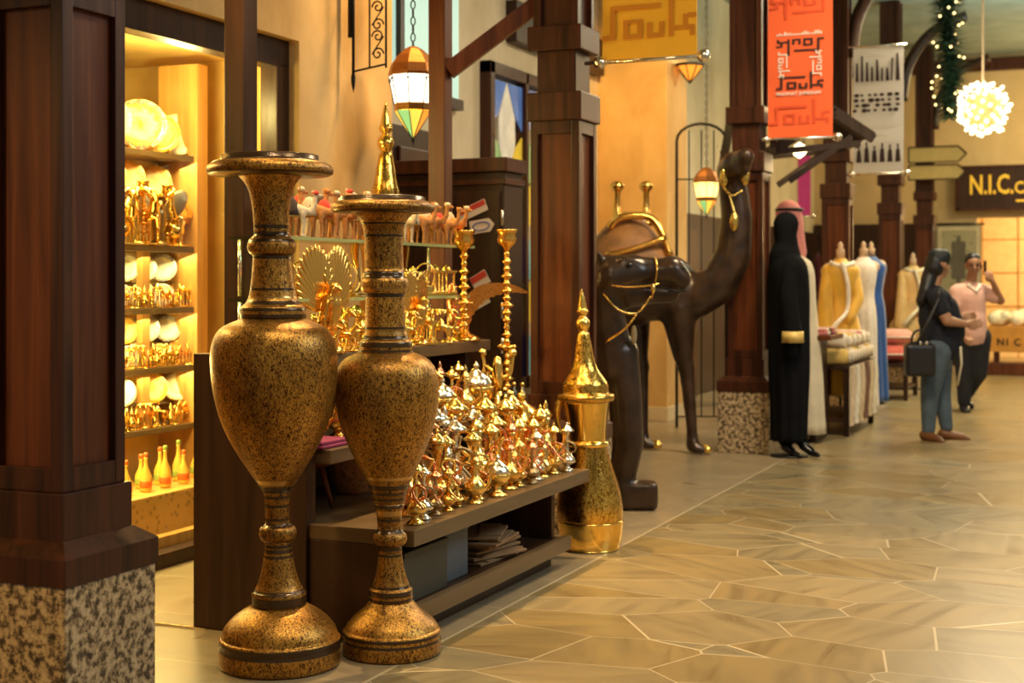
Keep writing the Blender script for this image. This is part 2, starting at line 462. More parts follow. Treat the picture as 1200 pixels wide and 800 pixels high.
def blob(segs, balls=(), voxel=0.02, smooth=4, name='body', boxes=()):
    """one continuous skin grown over tapered limbs and masses"""
    t = MB()
    for p1, r1, p2, r2 in segs:
        p1, p2 = Vector(p1), Vector(p2)
        if (p2 - p1).length > 1e-5:
            F = frame_z(p2 - p1); L = (p2 - p1).length
            prof = []
            for k in range(5):
                a = -PI / 2 + PI / 2 * k / 4
                prof.append((r1 * math.cos(a), r1 * math.sin(a)))
            for k in range(5):
                a = PI / 2 * k / 4
                prof.append((r2 * math.cos(a), L + r2 * math.sin(a)))
            t.lathe(prof, segs=14, M=Matrix.Translation(p1) @ F)
        else:
            t.ball(p1, r1)
    for b in balls:
        t.ball(b[0], b[1], b[2] if len(b) > 2 else None, 16, 10)
    for c, sz in boxes: t.box(c, sz, 0, min(sz) * 0.2)
    me = t.mesh(name + '_raw')
    o = bpy.data.objects.new('tmp', me); COL.objects.link(o)
    m = o.modifiers.new('r', 'REMESH'); m.mode = 'VOXEL'; m.voxel_size = voxel; m.use_smooth_shade = True
    if smooth:
        sm = o.modifiers.new('s', 'SMOOTH'); sm.factor = 0.5; sm.iterations = smooth
    dg = bpy.context.evaluated_depsgraph_get(); dg.update()
    ev = o.evaluated_get(dg)
    out = bpy.data.meshes.new_from_object(ev)
    bpy.data.objects.remove(o); bpy.data.meshes.remove(me)
    for p in out.polygons: p.use_smooth = True
    out.name = name
    return out

def text_mesh(txt, size, depth_, bold=True):
    c = bpy.data.curves.new('txt', 'FONT'); c.body = txt; c.size = size; c.extrude = depth_
    if bold: c.offset = size * 0.018
    c.resolution_u = 2
    o = bpy.data.objects.new('tmp', c); COL.objects.link(o)
    dg = bpy.context.evaluated_depsgraph_get(); dg.update()
    me = bpy.data.meshes.new_from_object(o.evaluated_get(dg))
    bpy.data.objects.remove(o); bpy.data.curves.remove(c)
    return me

def smooth_path(pts, n=6):
    P = [Vector(p) for p in pts]; out = []
    for i in range(len(P) - 1):
        a = P[max(i - 1, 0)]; b = P[i]; c = P[i + 1]; d = P[min(i + 2, len(P) - 1)]
        for k in range(n):
            t = k / n
            out.append(0.5 * ((2 * b) + (c - a) * t + (2 * a - 5 * b + 4 * c - d) * t * t + (3 * b - a - 3 * c + d) * t ** 3))
    out.append(P[-1])
    return out

ORD = ['first', 'second', 'third', 'fourth', 'fifth', 'sixth', 'seventh', 'eighth', 'ninth', 'tenth', 'eleventh', 'twelfth', 'thirteenth',
       'fourteenth', 'fifteenth', 'sixteenth', 'seventeenth', 'eighteenth', 'nineteenth', 'twentieth']
# ================================================================== THE SETTING
def on_y(px, Y):
    k = (px - 600) / FPX
    d = Y / (CA + SA * k)
    return d * (-SA + CA * k), d

mb = MB().box6(-7, 7, -1.5, 29, -0.1, 0.0); structure('floor', mb, floor_mat())
mb = MB().box6(-7, 7, -1.5, 29, 5.0, 5.1); structure('ceiling', mb, CEIL)
# plastered front over the shop window, pier and lintel
mb = MB().box6(-4.32, -4.07, 2.0, 6.62, 2.65, 5.0).box6(-4.32, -4.07, 2.0, 3.6, 0.0, 2.65).box6(-6.2, -4.07, 6.95, 7.69, 0, 5.0).box6(-4.32, -4.07, 6.62, 6.95, 0, 5.0)
structure('wall_left', mb, PLASTER)
mb = MB().box6(-4.9, -4.7, 7.69, 24.0, 0, 5.0)
structure('wall_recess', mb, PLASTER_PALE)
mb = MB().box6(-4.7, -4.0, 13.2, 13.9, 0, 5.0, 0.01)
structure('wall_pier', mb, PLASTER)
structure('baseboard_pier', MB().box6(-4.7, -3.985, 13.185, 13.915, 0, 0.14, 0.006), PLASTER_PALE)
# end of the lane with the carpet shop
x1145 = on_y(1145, 24)[0]
mb = MB().box6(-4.9, x1145, 24.0, 24.2, 0, 5.0).box6(x1145, 7, 24.0, 24.2, 2.38, 5.0)
structure('wall_end', mb, PLASTER_END)
structure('trim_1', MB().box6(-4.68, x1145 - 0.02, 23.9, 24.0, 0, 2.3, 0.01), WOOD_DK)
structure('trim_2', MB().box6(-4.7, -4.6, 13.92, 23.9, 0, 2.15, 0.01), WOOD_DK)
structure('trim_3', MB().box6(-4.5, 7, 23.85, 24.0, 4.72, 4.92, 0.02), WOOD)
mb = MB()
for k in range(40):
    x = -0.95 + k * 0.14
    mb.box6(x, x + 0.07, 23.93, 24.0, 3.48, 3.78)
mb.box6(-1.0, 4.8, 23.92, 23.995, 3.76, 3.82).box6(-1.0, 4.8, 23.92, 23.995, 3.42, 3.48).box6(-1.0, 4.8, 23.97, 24.0, 3.42, 3.82)
structure('trim_4', mb, IRON)
# carpet shop room
SHOPW = plain('lit_shop_wall', (0.80, 0.62, 0.34), 0.6, 0, 0.08)
mb = MB().box6(x1145 - .8, 5, 27.0, 27.1, 0, 3.0).box6(x1145 - .9, x1145 - .8, 24.2, 27, 0, 3.0).box6(x1145 - .8, 5, 24.2, 27, 2.9, 3.0)
structure('wall_carpet_shop', mb, SHOPW)
mb = MB()
for k in range(9): mb.box6(x1145 - .8 + k * 0.62, x1145 - .79 + k * 0.62 + .012, 26.985, 27.0, 0, 2.9)
for k in range(5): mb.box6(x1145 - .8, 5, 26.985, 27.0, 0.6 * k + .3, 0.6 * k + .32)
structure('trim_5', mb, WOOD_SHOP)
point_light('carpet_shop_lamp', (0.0, 25.6, 2.5), 210, (1.0, 0.76, 0.40), 0.2)
# far side dim wall for the lane, out of the picture to the right
# gate doors in the recess
def panel_door(name, x, y0, y1, z1, n):
    d = part(name, MB().box6(x, x + 0.06, y0, y1, 0, z1, 0.008), WOOD_DK, None); d['kind'] = 'structure'
    m = MB(); wdt = (y1 - y0) / n
    for i in range(n):
        for za, zb in ((0.15, z1 * 0.45), (z1 * 0.5, z1 - 0.15)):
            m.box6(x + 0.055, x + 0.09, y0 + i * wdt + 0.08, y0 + (i + 1) * wdt - 0.08, za, zb, 0.012)
    part('door_panel', m, WOOD, d)
    part('door_handle', MB().box6(x + 0.06, x + 0.13, y0 + wdt * .9, y0 + wdt * .9 + 0.03, 1.0, 1.2, 0.01), BRASS, d)
    return d
panel_door('door_1', -4.69, 7.85, 9.62, 2.45, 2)
panel_door('door_2', -4.6, 14.1, 16.2, 2.1, 3)
# transom of pale green glass over the first door
TEAL = emission_mat('teal_lit_glass', (0.42, 0.66, 0.58), 0.55)
w3 = part('window_3', MB().box6(-4.70, -4.66, 7.9, 9.9, 2.72, 3.9, 0.004), TEAL, None); w3['kind'] = 'structure'
part('window_frame', MB().box6(-4.70, -4.62, 7.9, 9.9, 2.66, 2.74).box6(-4.70, -4.62, 8.86, 8.92, 2.7, 3.9).box6(-4.70, -4.62, 7.9, 9.9, 3.9, 3.98), WOOD_DK, w3)

# stained glass window on the recessed wall
def col_glass(n, c): return plain(n, c, 0.15, 0, 0.25, 5, 0, c, 0.25)  # weak emission in the panes stands in for light behind them
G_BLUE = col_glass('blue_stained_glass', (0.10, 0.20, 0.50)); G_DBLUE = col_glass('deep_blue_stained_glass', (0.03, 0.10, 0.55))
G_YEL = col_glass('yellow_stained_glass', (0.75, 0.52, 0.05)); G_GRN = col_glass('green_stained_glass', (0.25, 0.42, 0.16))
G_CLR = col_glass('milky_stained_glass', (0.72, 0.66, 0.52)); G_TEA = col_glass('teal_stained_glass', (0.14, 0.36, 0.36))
y0 = y_on_x(570, -4.64)
wz0, wz1, wy0, wy1 = 0.45, 3.12, y0, y0 + 2.3
fr = MB()
for a, b_, c_, d_ in ((wy0, wy0 + .09, wz0, wz1), (wy1 - .09, wy1, wz0, wz1), (wy0, wy1, wz1 - .1, wz1), (wy0, wy1, wz0, wz0 + .1), (wy0 + .74, wy0 + .80, wz0, wz1), (wy0 + 1.5, wy0 + 1.56, wz0, wz1)):
    fr.box6(-4.70, -4.60, a, b_, c_, d_, 0.006)
ws = part('window_2', fr, WOOD, None); ws['kind'] = 'structure'
def vpane(mat, pts, nm='pane'):
    m = MB().prism([(p[0], p[1]) for p in pts], 0.012, Matrix.Translation((-4.645, 0, 0)) @ Matrix.Rotation(R(90), 4, 'Z'))
    part(nm, m, mat, ws)
H = (wz1 - wz0 - .2)
for c0 in range(3):
    a = wy0 + .09 + c0 * 0.76; b_ = a + 0.66
    mid = (a + b_) / 2
    for row in range(3):
        z0_ = wz0 + .1 + row * H / 3; z1_ = z0_ + H / 3 - 0.03
        zm = (z0_ + z1_) / 2
        vpane(G_CLR, [(mid, z0_), (mid + .16, zm - .12), (mid + .16, zm + .12), (mid, z1_), (mid - .16, zm + .12), (mid - .16, zm - .12)])
        vpane(G_BLUE if row == 2 else G_YEL, [(a, z1_), (mid - .02, z1_), (mid - .18, zm + .13), (a, zm + .02)])
        vpane(G_BLUE if row == 2 else G_GRN, [(b_, z1_), (b_, zm + .02), (mid + .18, zm + .13), (mid + .02, z1_)])
        vpane(G_GRN if row == 2 else G_TEA, [(a, z0_), (a, zm - .02), (mid - .18, zm - .13), (mid - .02, z0_)])
        vpane(G_YEL if row == 2 else G_DBLUE, [(b_, z0_), (mid + .02, z0_), (mid + .18, zm - .13), (b_, zm - .02)])
structure('trim_6', MB().box6(-4.72, -4.6, 10.9, 13.1, 3.35, 3.7, 0.01), WOOD_DK)

# ---------------------------------------------------------------- shop window
fr = MB().box6(-4.24, -4.13, 2.6, 6.62, 2.50, 2.65, 0.008).box6(-4.24, -4.13, 6.50, 6.62, 0.0, 2.52, 0.008).box6(-4.24, -4.13, 2.6, 6.62, 0.0, 0.07, 0.006).box6(-4.24, -4.14, 3.58, 3.70, 0, 2.52)
w1 = part('window_1', fr, WOOD_DK, None); w1['kind'] = 'structure'
part('pane', MB().box6(-4.205, -4.197, 3.68, 6.50, 0.07, 2.50), GLASS, w1)
part('window_sill', MB().box6(-4.30, -4.24, 3.68, 6.5, 0.0, 0.12, 0.004), WOOD_SHOP, w1)
# shop room behind the glass
SHOP_IN = plain('amber_shop_paint', (0.72, 0.50, 0.17), 0.6, 0, 0.08)
mb = MB().box6(-6.3, -6.2, 2.5, 6.95, 0, 2.75).box6(-6.2, -4.32, 6.90, 6.949, 0, 2.65).box6(-6.2, -4.32, 2.5, 2.6, 0, 2.65)
structure('wall_shop', mb, SHOP_IN)
mb = MB().box6(-6.2, -4.325, 2.6, 6.9, 2.62, 2.72).box6(-6.2, -5.0, 4.6, 5.9, 2.42, 2.62)
structure('ceiling_shop', mb, SHOP_IN)
structure('floor_shop', MB().box6(-6.2, -4.33, 2.6, 6.9, 0.0, 0.10), plaster_mat('shop_marble', (0.62, 0.42, 0.16), (0.72, 0.55, 0.28)))
# shelf unit facing the lane
def shelf_unit():
    t = thing('display_cabinet', 'lit honey wood shelving full of plates behind the shop window', 'shelving', (-4.9, 5.6, 0.10))
    X0, X1, Y0, Y1 = -4.92 + 4.9, -4.68 + 4.9, 4.55 - 5.6, 6.62 - 5.6
    part('back_panel', MB().box6(X0 - .03, X0, Y0, Y1, 0, 2.2), SHOP_IN, t)
    part('side_panel', MB().box6(X0, X1 + .02, Y1 - .10, Y1, 0, 2.45, .004), WOOD_SHOP, t)
    part('side_panel', MB().box6(X0, X1, Y0, Y0 + .05, 0, 2.3, .004), WOOD_SHOP, t)
    for z in (0.575, 0.894, 1.21, 1.54, 2.04):
        part('shelf', MB().box6(X0, X1, Y0 + .05, Y1 - .1, z - .10 - .03, z - .10, .003), WOOD_EDGE, t)
    for z in (0.69, 1.015, 1.345, 1.80):
        part('riser', MB().box6(X0, X0 + .10, Y0 + .05, Y1 - .1, z - .10 - .012, z - .10, .002), WOOD_EDGE, t)
    for y in (4.95, 5.62, 6.15):
        for z0_, z1_ in ((.485, .764), (.804, 1.08), (1.12, 1.41)):
            part('upright', MB().box6(X1 - .1, X1 - .06, y - 5.6, y - 5.54, z0_, z1_), WOOD_SHOP, t)
    part('plinth', MB().box6(X0, X1 + .1, Y0, Y1 - .1, 0.0, .10, .004), WOOD_SHOP, t)
    return t
shelf_unit()
YEL = (1.0, 0.70, 0.20)
for z in (0.86, 1.17, 1.50, 2.0):
    l = area_light('shelf_strip_lamp', (-4.72, 5.7, z - .012), 0.05, 9.5, (1.0, 0.80, 0.30)); l.data.shape = 'RECTANGLE'; l.data.size = 0.12; l.data.size_y = 1.7
    l.rotation_euler = (0, R(-18), 0)
point_light('shop_room_lamp', (-4.6, 4.6, 2.2), 60, (1.0, 0.77, 0.27), 0.12)
point_light('shop_room_lamp', (-4.45, 6.1, 2.3), 28, (1.0, 0.76, 0.26), 0.08)
point_light('shop_low_lamp', (-4.45, 5.5, 0.95), 24, (1.0, 0.74, 0.22), 0.08)
dx, dy = at_d(179, 8.35)
t = thing('downlight', 'small round recessed downlight glowing in the shop ceiling', 'light', (-5.1, 6.2, 2.60))
part('trim_ring', MB().lathe([(0.05, -.005), (0.062, 0.0), (0.062, 0.02), (0.05, 0.02)], segs=20), SILVER, t)
part('lamp', MB().lathe([(0.048, 0.0), (0.048, 0.012)], segs=20), emission_mat('downlight_glow', (1.0, 0.9, 0.6), 14), t)

structure('trim_7', MB().box6(-4.0, -3.25, 4.6, 4.615, 0.0, 0.008), SILVER)

# ---------------------------------------------------------------- columns
def column_parts(t):
    g = .205
    part('granite_plinth', MB().box6(-g, g, -g, g, 0, .484, .006), GRANITE, t)
    m = MB().box6(-.212, .212, -.212, .212, .484, .565, .004)
    rs = [[Vector((i * h, j * h, z)) for i, j in ((-1, -1), (1, -1), (1, 1), (-1, 1))] for h, z in ((.212, .564), (.158, .605))]
    m.rings(rs, smooth=False)
    m.box6(-.155, .155, -.155, .155, .60, .74, .004)
    part('base_moulding', m, WOOD, t)
    m = MB().box6(-.118, .118, -.118, .118, .74, 2.24)
    part('panel_core', m, WOOD_RED, t, label='redder recessed panels of the shaft')
    m = MB()
    for i in (-1, 1):
        for j in (-1, 1):
            m.box((i * .118, j * .118, 1.49), (.046, .046, 1.5), 0, .004)
    for z in (.775, 2.185):
        for i in (-1, 1):
            m.box((i * .131, 0, z), (.018, .19, .07), 0, .003); m.box((0, i * .131, z), (.19, .018, .07), 0, .003)
    part('shaft_frame', m, WOOD, t)
    part('collar', MB().box6(-.158, .158, -.158, .158, 2.22, 2.375, .008), WOOD, t)
    m = MB().box6(-.112, .112, -.112, .112, 2.375, 2.6, .004)
    part('neck', m, WOOD, t)
    part('collar', MB().box6(-.155, .155, -.155, .155, 2.6, 2.735, .008), WOOD, t)
    m = MB().box6(-.105, .105, -.105, .105, 2.735, 4.99)
    for i in (-1, 1):
        for j in (-1, 1):
            m.box((i * .108, j * .108, 3.86), (.044, .044, 2.25), 0, .004)
    part('upper_shaft', m, WOOD, t)
colx = [-2.935, -2.80, -2.71, -2.71, -2.72, -2.74]
coly = [3.40, 7.30, 11.20, 15.10, 19.0, 22.7]
clab = ['large dark wooden column on granite plinth in the left foreground',
        'dark reddish wooden column standing behind the brass display table',
        'wooden column on granite block beside the black robed mannequin',
        'dark wooden column behind the yellow kaftan mannequin',
        'slim looking far wooden column beside the white banner foot',
        'farthest carved wooden column carrying the arrow signs']
c0 = thing('wooden_column', clab[0], 'column', (colx[0], coly[0], 0), 0)
column_parts(c0)
for i in range(1, 6):
    dup(c0, (colx[i], coly[i], 0), 0, clab[i])
# far columns: curved brackets under the ceiling
def bracket(x, y, lab, s):
    pts = smooth_path([(x + s * .14, y, 3.7), (x + s * .22, y, 4.15), (x + s * .5, y, 4.55), (x + s * .95, y, 4.75)], 5)
    single('curved_bracket', MB().tube(pts, .07, 8), WOOD_DK, lab, 'bracket', (0, 0, 0))
bracket(colx[4], coly[4], 'curved dark wooden bracket reaching right from the far column beside the garland', 1)
bracket(colx[5], coly[5], 'curved wooden bracket on the farthest column above the arrow signs', 1)
bracket(colx[3], coly[3], 'curved wooden bracket above the white patterned banner', 1)

# ---------------------------------------------------------------- slender posts and brace of the display canopy
py1 = y_on_x(286, -3.37) ; py2 = y_on_x(521, -3.40)
single('canopy_post', MB().box6(-.05, .05, -.05, .05, 0, 4.99, .004), WOOD_DK, 'slender dark wooden post behind the taller vase', 'post', (-3.42, py1 + .05, 0))
single('canopy_post', MB().box6(-.05, .05, -.05, .05, 0, 4.99, .004), WOOD_RED, 'slender reddish wooden post in front of the hanging lantern', 'post', (-3.45, py2 + .05, 0))
zb = z_at(82, depth(-3.4, py2))
single('diagonal_brace', MB().bar((0, 0, 0), (.55, .25, .46), .07, .09), WOOD_RED, 'diagonal wooden brace rising from the slender post to the column', 'beam', (-3.40, py2 + .05, zb))

# ---------------------------------------------------------------- stepped display stand
ds = thing('display_stand', 'dark brown stepped wooden stand crowded with brassware', 'display stand', (-2.85, 5.6, 0))
def dpart(n, x0, x1, y0, y1, z0, z1, mat, bev=.004):
    part(n, MB().box6(x0 + 2.85, x1 + 2.85, y0 - 5.6, y1 - 5.6, z0, z1, bev), mat, ds)
WOOD_CAB = wood_mat('chocolate_laminate', (0.030, 0.012, 0.005), (0.060, 0.026, 0.010), 0.36)
dpart('side_panel', -3.32, -2.81, 4.62, 4.69, 0, 1.07, WOOD_CAB)
dpart('side_panel', -2.81, -2.44, 4.64, 4.69, 0, .38, WOOD_CAB)
dpart('tabletop', -3.28, -2.435, 4.64, 6.54, .38, .435, WOOD_EDGE)
dpart('front_rail', -2.435, -2.375, 4.66, 6.54, .375, .436, WOOD_EDGE)
dpart('lower_shelf', -2.86, -2.44, 4.69, 6.36, .08, .13, WOOD_CAB)
dpart('shelf_edge', -2.44, -2.40, 4.69, 6.36, .075, .14, WOOD_EDGE)
dpart('kick_board', -2.52, -2.48, 4.69, 6.30, 0, .08, WOOD_DK)
dpart('end_panel', -2.86, -2.47, 6.28, 6.32, .13, .38, WOOD_CAB)
dpart('back_panel', -2.90, -2.86, 4.69, 6.5, 0, .38, WOOD_DK)
dpart('back_panel', -3.32, -3.28, 4.69, 6.72, 0, 1.0, WOOD_DK)
dpart('middle_step', -3.28, -2.75, 4.70, 6.77, .655, .71, WOOD_EDGE)
dpart('top_step', -3.34, -3.00, 4.70, 6.76, .995, 1.05, WOOD_EDGE)
dpart('step_support', -3.26, -2.95, 6.58, 6.64, .435, .655, WOOD_DK)
dpart('step_support', -3.26, -3.06, 6.58, 6.64, .71, .995, WOOD_DK)
dpart('step_support', -3.26, -2.86, 4.70, 4.74, .71, .995, WOOD_DK)
for z, lab in ((1.28, 'lower clear glass shelf carrying small arched ornaments'), (1.535, 'upper clear glass shelf lined with toy camels')):
    t = thing('glass_shelf', lab, 'shelf', (-3.22, 5.8, z), 0)
    part('glass_plate', MB().box6(-.13, .13, -.9, .95, -.012, 0), GLASS_SHELF, t)
    part('glass_rim', MB().box6(.1301, .134, -.9, .95, -.013, .001), GLASS_EDGE, t)
    for y in (-.86, .88):
        part('standoff', MB().cyl((-.10, y, -.245), (-.10, y, -.012), .008, segs=8), SILVER, t)

# ================================================================== TWO ENGRAVED FLOOR VASES
def vase(name, label, px, base_y, prof, bands, k, lean):
    """prof: (py, half width px) from the foot up; bands: (y_low, y_high, material index)"""
    d = FPX * CAM_H / (base_y - 330)
    x, y = at_d(px, d)
    t = thing(name, label, 'vase', (x, y, 0))
    # dense profile
    pts = []
    n = 6
    for i in range(len(prof) - 1):
        (ya, ra), (yb, rb) = prof[i], prof[i + 1]
        steps = max(1, int(abs(ya - yb) / 3))
        for s in range(steps):
            f = s / steps
            pts.append((ya + (yb - ya) * f, ra + (rb - ra) * f))
    pts.append(prof[-1])
    def mat_of(yy):
        for a, b_, m in bands:
            if b_ <= yy <= a: return m
        return 0
    cuts = prof_cuts[name]
    names = ['foot', 'stem', 'body', 'neck', 'rim']
    lo = 9999
    for idx, nm in enumerate(names):
        hi, lo_ = cuts[idx], cuts[idx + 1]
        seg = [p for p in pts if lo_ - 1e-6 <= p[0] <= hi + 1e-6]
        if idx:  # start exactly where the former ended
            pass
        zr = [(p[1] * k, (base_y - p[0]) * k) for p in seg]
        mats = [mat_of((seg[i][0] + seg[i + 1][0]) / 2) for i in range(len(seg) - 1)]
        m = MB(); rs = []
        for r, z in zr:
            sh = max(0, z - .1) * lean
            rs.append([Vector((r * math.cos(2 * PI * j / 56) - sh * CA, r * math.sin(2 * PI * j / 56) - sh * SA, z)) for j in range(56)])
        m.rings(rs, mats=mats)
        part(nm, m, [VASE, VASE_BAND, VASE_LINE], t)
    return t

def curve(pts, step=3):
    """smooth the half-width profile with a spline, keeping given y order"""
    P = smooth_path([(a, b_, 0) for a, b_ in pts], 5)
    return [(p.x, max(p.y, 1)) for p in P]

v1 = ([(778, 67), (776, 70), (758, 71), (755, 69.5), (753, 70), (747, 70.5), (744, 68)] +
      curve([(744, 68), (735, 65), (725, 57), (716, 46), (709, 34)]) +
      [(708, 31), (707, 31.5), (693, 31.5), (691, 29)] +
      curve([(691, 29), (684, 25), (672, 21), (655, 17.5), (642, 15.5), (636, 15)]) +
      [(634, 17)] + curve([(634, 17), (630, 20.5), (624, 22), (618, 20.5), (614, 16)]) +
      [(612, 14), (590, 14), (576, 15.5), (574, 17.5)] +
      curve([(574, 17.5), (566, 22), (550, 33), (520, 51), (490, 64), (460, 71), (435, 73.5), (412, 73.5), (395, 69), (384, 61), (377, 48), (374, 39)]) +
      [(373, 38), (371, 38.5), (360, 38), (357, 34.5)] +
      curve([(357, 34.5), (350, 29), (340, 26.5), (322, 24), (305, 22.5), (300, 22)]) +
      curve([(299, 23), (295, 27), (288, 28.5), (281, 26.5), (277, 22)]) +
      curve([(274, 20.5), (255, 21), (238, 22.5), (225, 25), (214, 30), (206, 37)]) +
      [(205, 70), (203, 73), (199, 74), (194, 72), (190, 66), (188, 58), (187, 57), (182, 57), (181, 54), (183, 40)])
prof_cuts = {'engraved_floor_vase': (778, 707, 574, 357, 206, 170), 'engraved_floor_vases': None}
prof_cuts['engraved_floor_vase'] = (778.1, 708, 574, 373, 206, 100)
b1 = [(757, 751, 1), (749, 746, 1), (706.5, 704, 1), (702, 696, 1), (694, 689, 1), (652, 649, 1), (646, 643, 1), (640, 637, 1), (616, 611, 1), (608, 606, 1), (592, 589, 1), (587, 585, 1), (583, 578, 1), (575, 568, 1), (565, 562, 2), (372.5, 367, 1), (365, 361, 1), (356, 351, 1), (349, 346, 2), (340, 337, 1),
      (303, 297, 1), (284, 280, 1), (277, 270, 1), (266, 263, 1), (260, 258, 1), (236, 234, 1), (231, 229, 1), (226, 224, 1), (206, 203.5, 1), (189, 180, 1)]
V1K = 5.02 / FPX
vase('engraved_floor_vase', 'taller engraved brass floor vase nearest the dark left column', 328, 778, v1, b1, V1K, math.tan(R(1.2)))
v2 = ([(764, 55), (762, 57.5), (748, 58), (745, 57), (738, 57.5), (735, 55.5)] +
      curve([(735, 55.5), (728, 51), (720, 43), (712, 33), (704, 26)]) +
      [(703, 25), (702, 25.5), (690, 25.5), (688, 23.5)] +
      curve([(688, 23.5), (680, 20), (665, 16), (648, 14), (640, 13.5)]) +
      curve([(639, 15), (636, 18.5), (631, 20.5), (626, 19), (621, 15.5)]) +
      [(619, 14), (600, 15), (594, 16.5), (590, 18)] +
      curve([(590, 18), (575, 21.5), (560, 28), (540, 38), (515, 49), (490, 57), (465, 60.5), (445, 60.5), (430, 56.5), (420, 48), (414, 36)]) +
      [(413, 32), (412, 31.5), (400, 31), (397, 27)] +
      curve([(397, 27), (388, 24.5), (372, 23.5), (350, 23), (344, 23)]) +
      [(343, 26)] + curve([(343, 26), (338, 28), (330, 28), (326, 26)]) + [(324, 23.5), (318, 23)] +
      curve([(318, 23), (290, 22.5), (275, 23), (263, 25.5), (254, 31), (250, 36)]) +
      [(249, 57), (247, 60), (243, 61), (239, 59), (236, 53), (235, 50), (231, 50), (230, 47), (232, 34)])
prof_cuts['patterned_floor_vase'] = (764.1, 703, 590, 413, 250, 100)
b2 = [(748, 745, 1), (742, 738, 1), (701, 698, 1), (696, 690, 1), (687, 684, 1), (650, 647, 1), (643, 639, 1), (624, 619, 1), (614, 612, 1), (608, 605, 1), (602, 598, 2), (594, 590, 1), (586, 582, 1), (578, 575, 1), (571, 565, 1), (561, 558, 2), (412, 408, 1), (406, 401, 1), (398, 393, 1), (390, 387, 2), (384, 381, 1),
      (347, 343, 1), (340, 337, 2), (325, 319, 1), (314, 312, 1), (277, 275, 1), (271, 269, 1), (264, 261, 1), (250, 247, 1), (236, 229, 1)]
prof_cuts_v2 = 5.185 / FPX
vase('patterned_floor_vase', 'shorter engraved brass floor vase in front of the stepped stand', 459, 764, v2, b2, prof_cuts_v2, math.tan(R(1.2)))
# ================================================================== LARGE GOLD COFFEE POTS
def coffee_pot(name, label, loc, s, rz=0, lean=0.0, mats=None):
    m_e, m_p = mats or (POT_BRASS, POT_PLAIN)
    k = .00428
    t = thing(name, label, 'coffee pot', loc, rz, None, s)
    def P(pts, shift=True): return [(r * k, (645 - y) * k) for y, r in pts]
    def L(mb, prof, segs=40, squash=None):
        rs = []
        for r, z in prof:
            sh = max(0, z) * lean
            rs.append([Vector((max(r, 1e-4) * math.cos(2 * PI * j / segs) - sh * CA, max(r, 1e-4) * math.sin(2 * PI * j / segs) - sh * SA, z)) for j in range(segs)])
        return mb.rings(rs)
    part('body', L(MB(), P(curve([(610, 38.5), (596, 39), (578, 37), (560, 32.5), (545, 28), (532, 24.5), (522, 22.5)]))), m_e, t)
    part('base', L(MB(), P([(645, 31), (643, 33)] + curve([(643, 33), (632, 36), (620, 38), (611, 39)]) + [(610, 38.5)])), m_p, t)
    part('neck', L(MB(), P(curve([(522, 22.5), (515, 23), (500, 24), (485, 26), (470, 29)])), 8), m_p, t)
    part('collar', L(MB(), P([(524, 22), (522, 25), (519, 25.5), (516, 22)])), m_p, t)
    part('lid', L(MB(), P([(470, 29), (469, 33), (466, 34.5), (462, 33.5), (460, 28)] + curve([(460, 28), (450, 27), (441, 22), (432, 16), (420, 12), (405, 9.5), (392, 7), (387, 4.5)]))), m_e, t)
    part('finial', L(MB(), P(curve([(388, 4.5), (384, 7), (379, 8.5), (374, 7), (370, 4), (367, 6), (364, 7), (361, 5.5), (350, 3.6), (338, .6)])), 20), m_p, t)
    # curved beak standing off the neck towards the left of the photograph
    m = MB()
    rs = []
    for q, (zz, off, wdt, dp) in enumerate([(464, 27, 7.5, 7), (474, 32, 8.5, 8), (486, 34.5, 7.5, 7), (498, 33, 5, 5), (507, 29.5, 2.5, 3), (511, 27, .6, .6)]):
        z = (645 - zz) * k
        rs.append([Vector((-(off * k) - z * lean + dp * k * .55 * math.cos(a), wdt * k * .8 * math.sin(a) - .01, z)) for a in [2 * PI * j / 14 for j in range(14)]])
    m.rings(rs)
    part('beak', m, m_p, t)
    return t
gx, gy = on_ground(693, 643)
coffee_pot('giant_coffee_pot', 'tall gold coffee pot with spired lid standing on the floor', (gx, gy, 0), 1.0, YAW, math.tan(R(2.4)))
ped = single('pedestal', MB().box6(-.26, .26, -.20, .20, 0, .64, .01), WOOD_DK, 'dark wooden pedestal hidden behind the stepped stand', 'pedestal', (-3.74, y_on_x(452, -3.74), 0))
coffee_pot('giant_coffee_pot', 'giant gold coffee pot whose spire rises above the toy camels', (-3.74, y_on_x(452, -3.74), .64), 1.3)

# ================================================================== SMALL BRASSWARE, one prototype of each kind, built to one metre height
def proto(name, cat): return thing(name, '', cat, (0, 0, 0))
used = set()

def mk_hookah(mt, hose, lidm, v):
    t = proto('brass_hookah', 'hookah')
    part('base', MB().lathe([(.14, 0), (.15, .02), (.09, .06), (.05, .11), (.06, .13)], segs=14), mt, t)
    part('bowl', MB().lathe([(.05, .12), (.14, .16), (.18, .22), (.17, .28), (.10, .34), (.05, .37)] if v != 1 else [(.05, .12), (.10, .15), (.19, .20), (.15, .27), (.09, .36), (.05, .40)], segs=16), mt, t)
    part('stem', MB().lathe([(.05, .36), (.035, .42), (.05, .45), (.03, .48), (.03, .58), (.055, .62), (.03, .66), (.032, .74), (.06, .80), (.10, .83)] if v != 2 else [(.06, .36), (.05, .5), (.045, .62), (.07, .72), (.11, .80)], segs=12), mt, t)
    part('lid', MB().lathe([(.15, .82), (.155, .835), (.09, .89), (.05, .92), (.02, .95), (.03, .965), (.012, .985), (.002, 1.0)], segs=14), lidm, t)
    for s in ((-1, 1) if v == 0 else (1,)):
        pts = [(s * .10, 0, .38), (s * .20, .05, .44), (s * .22, .02, .56), (s * .13, -.07, .62), (s * .06, -.09, .55), (s * .11, -.10, .45), (s * .19, -.05, .34), (s * .24, .0, .26)]
        part('hose', MB().tube(smooth_path(pts, 4), .022, 6), hose, t)
    return t

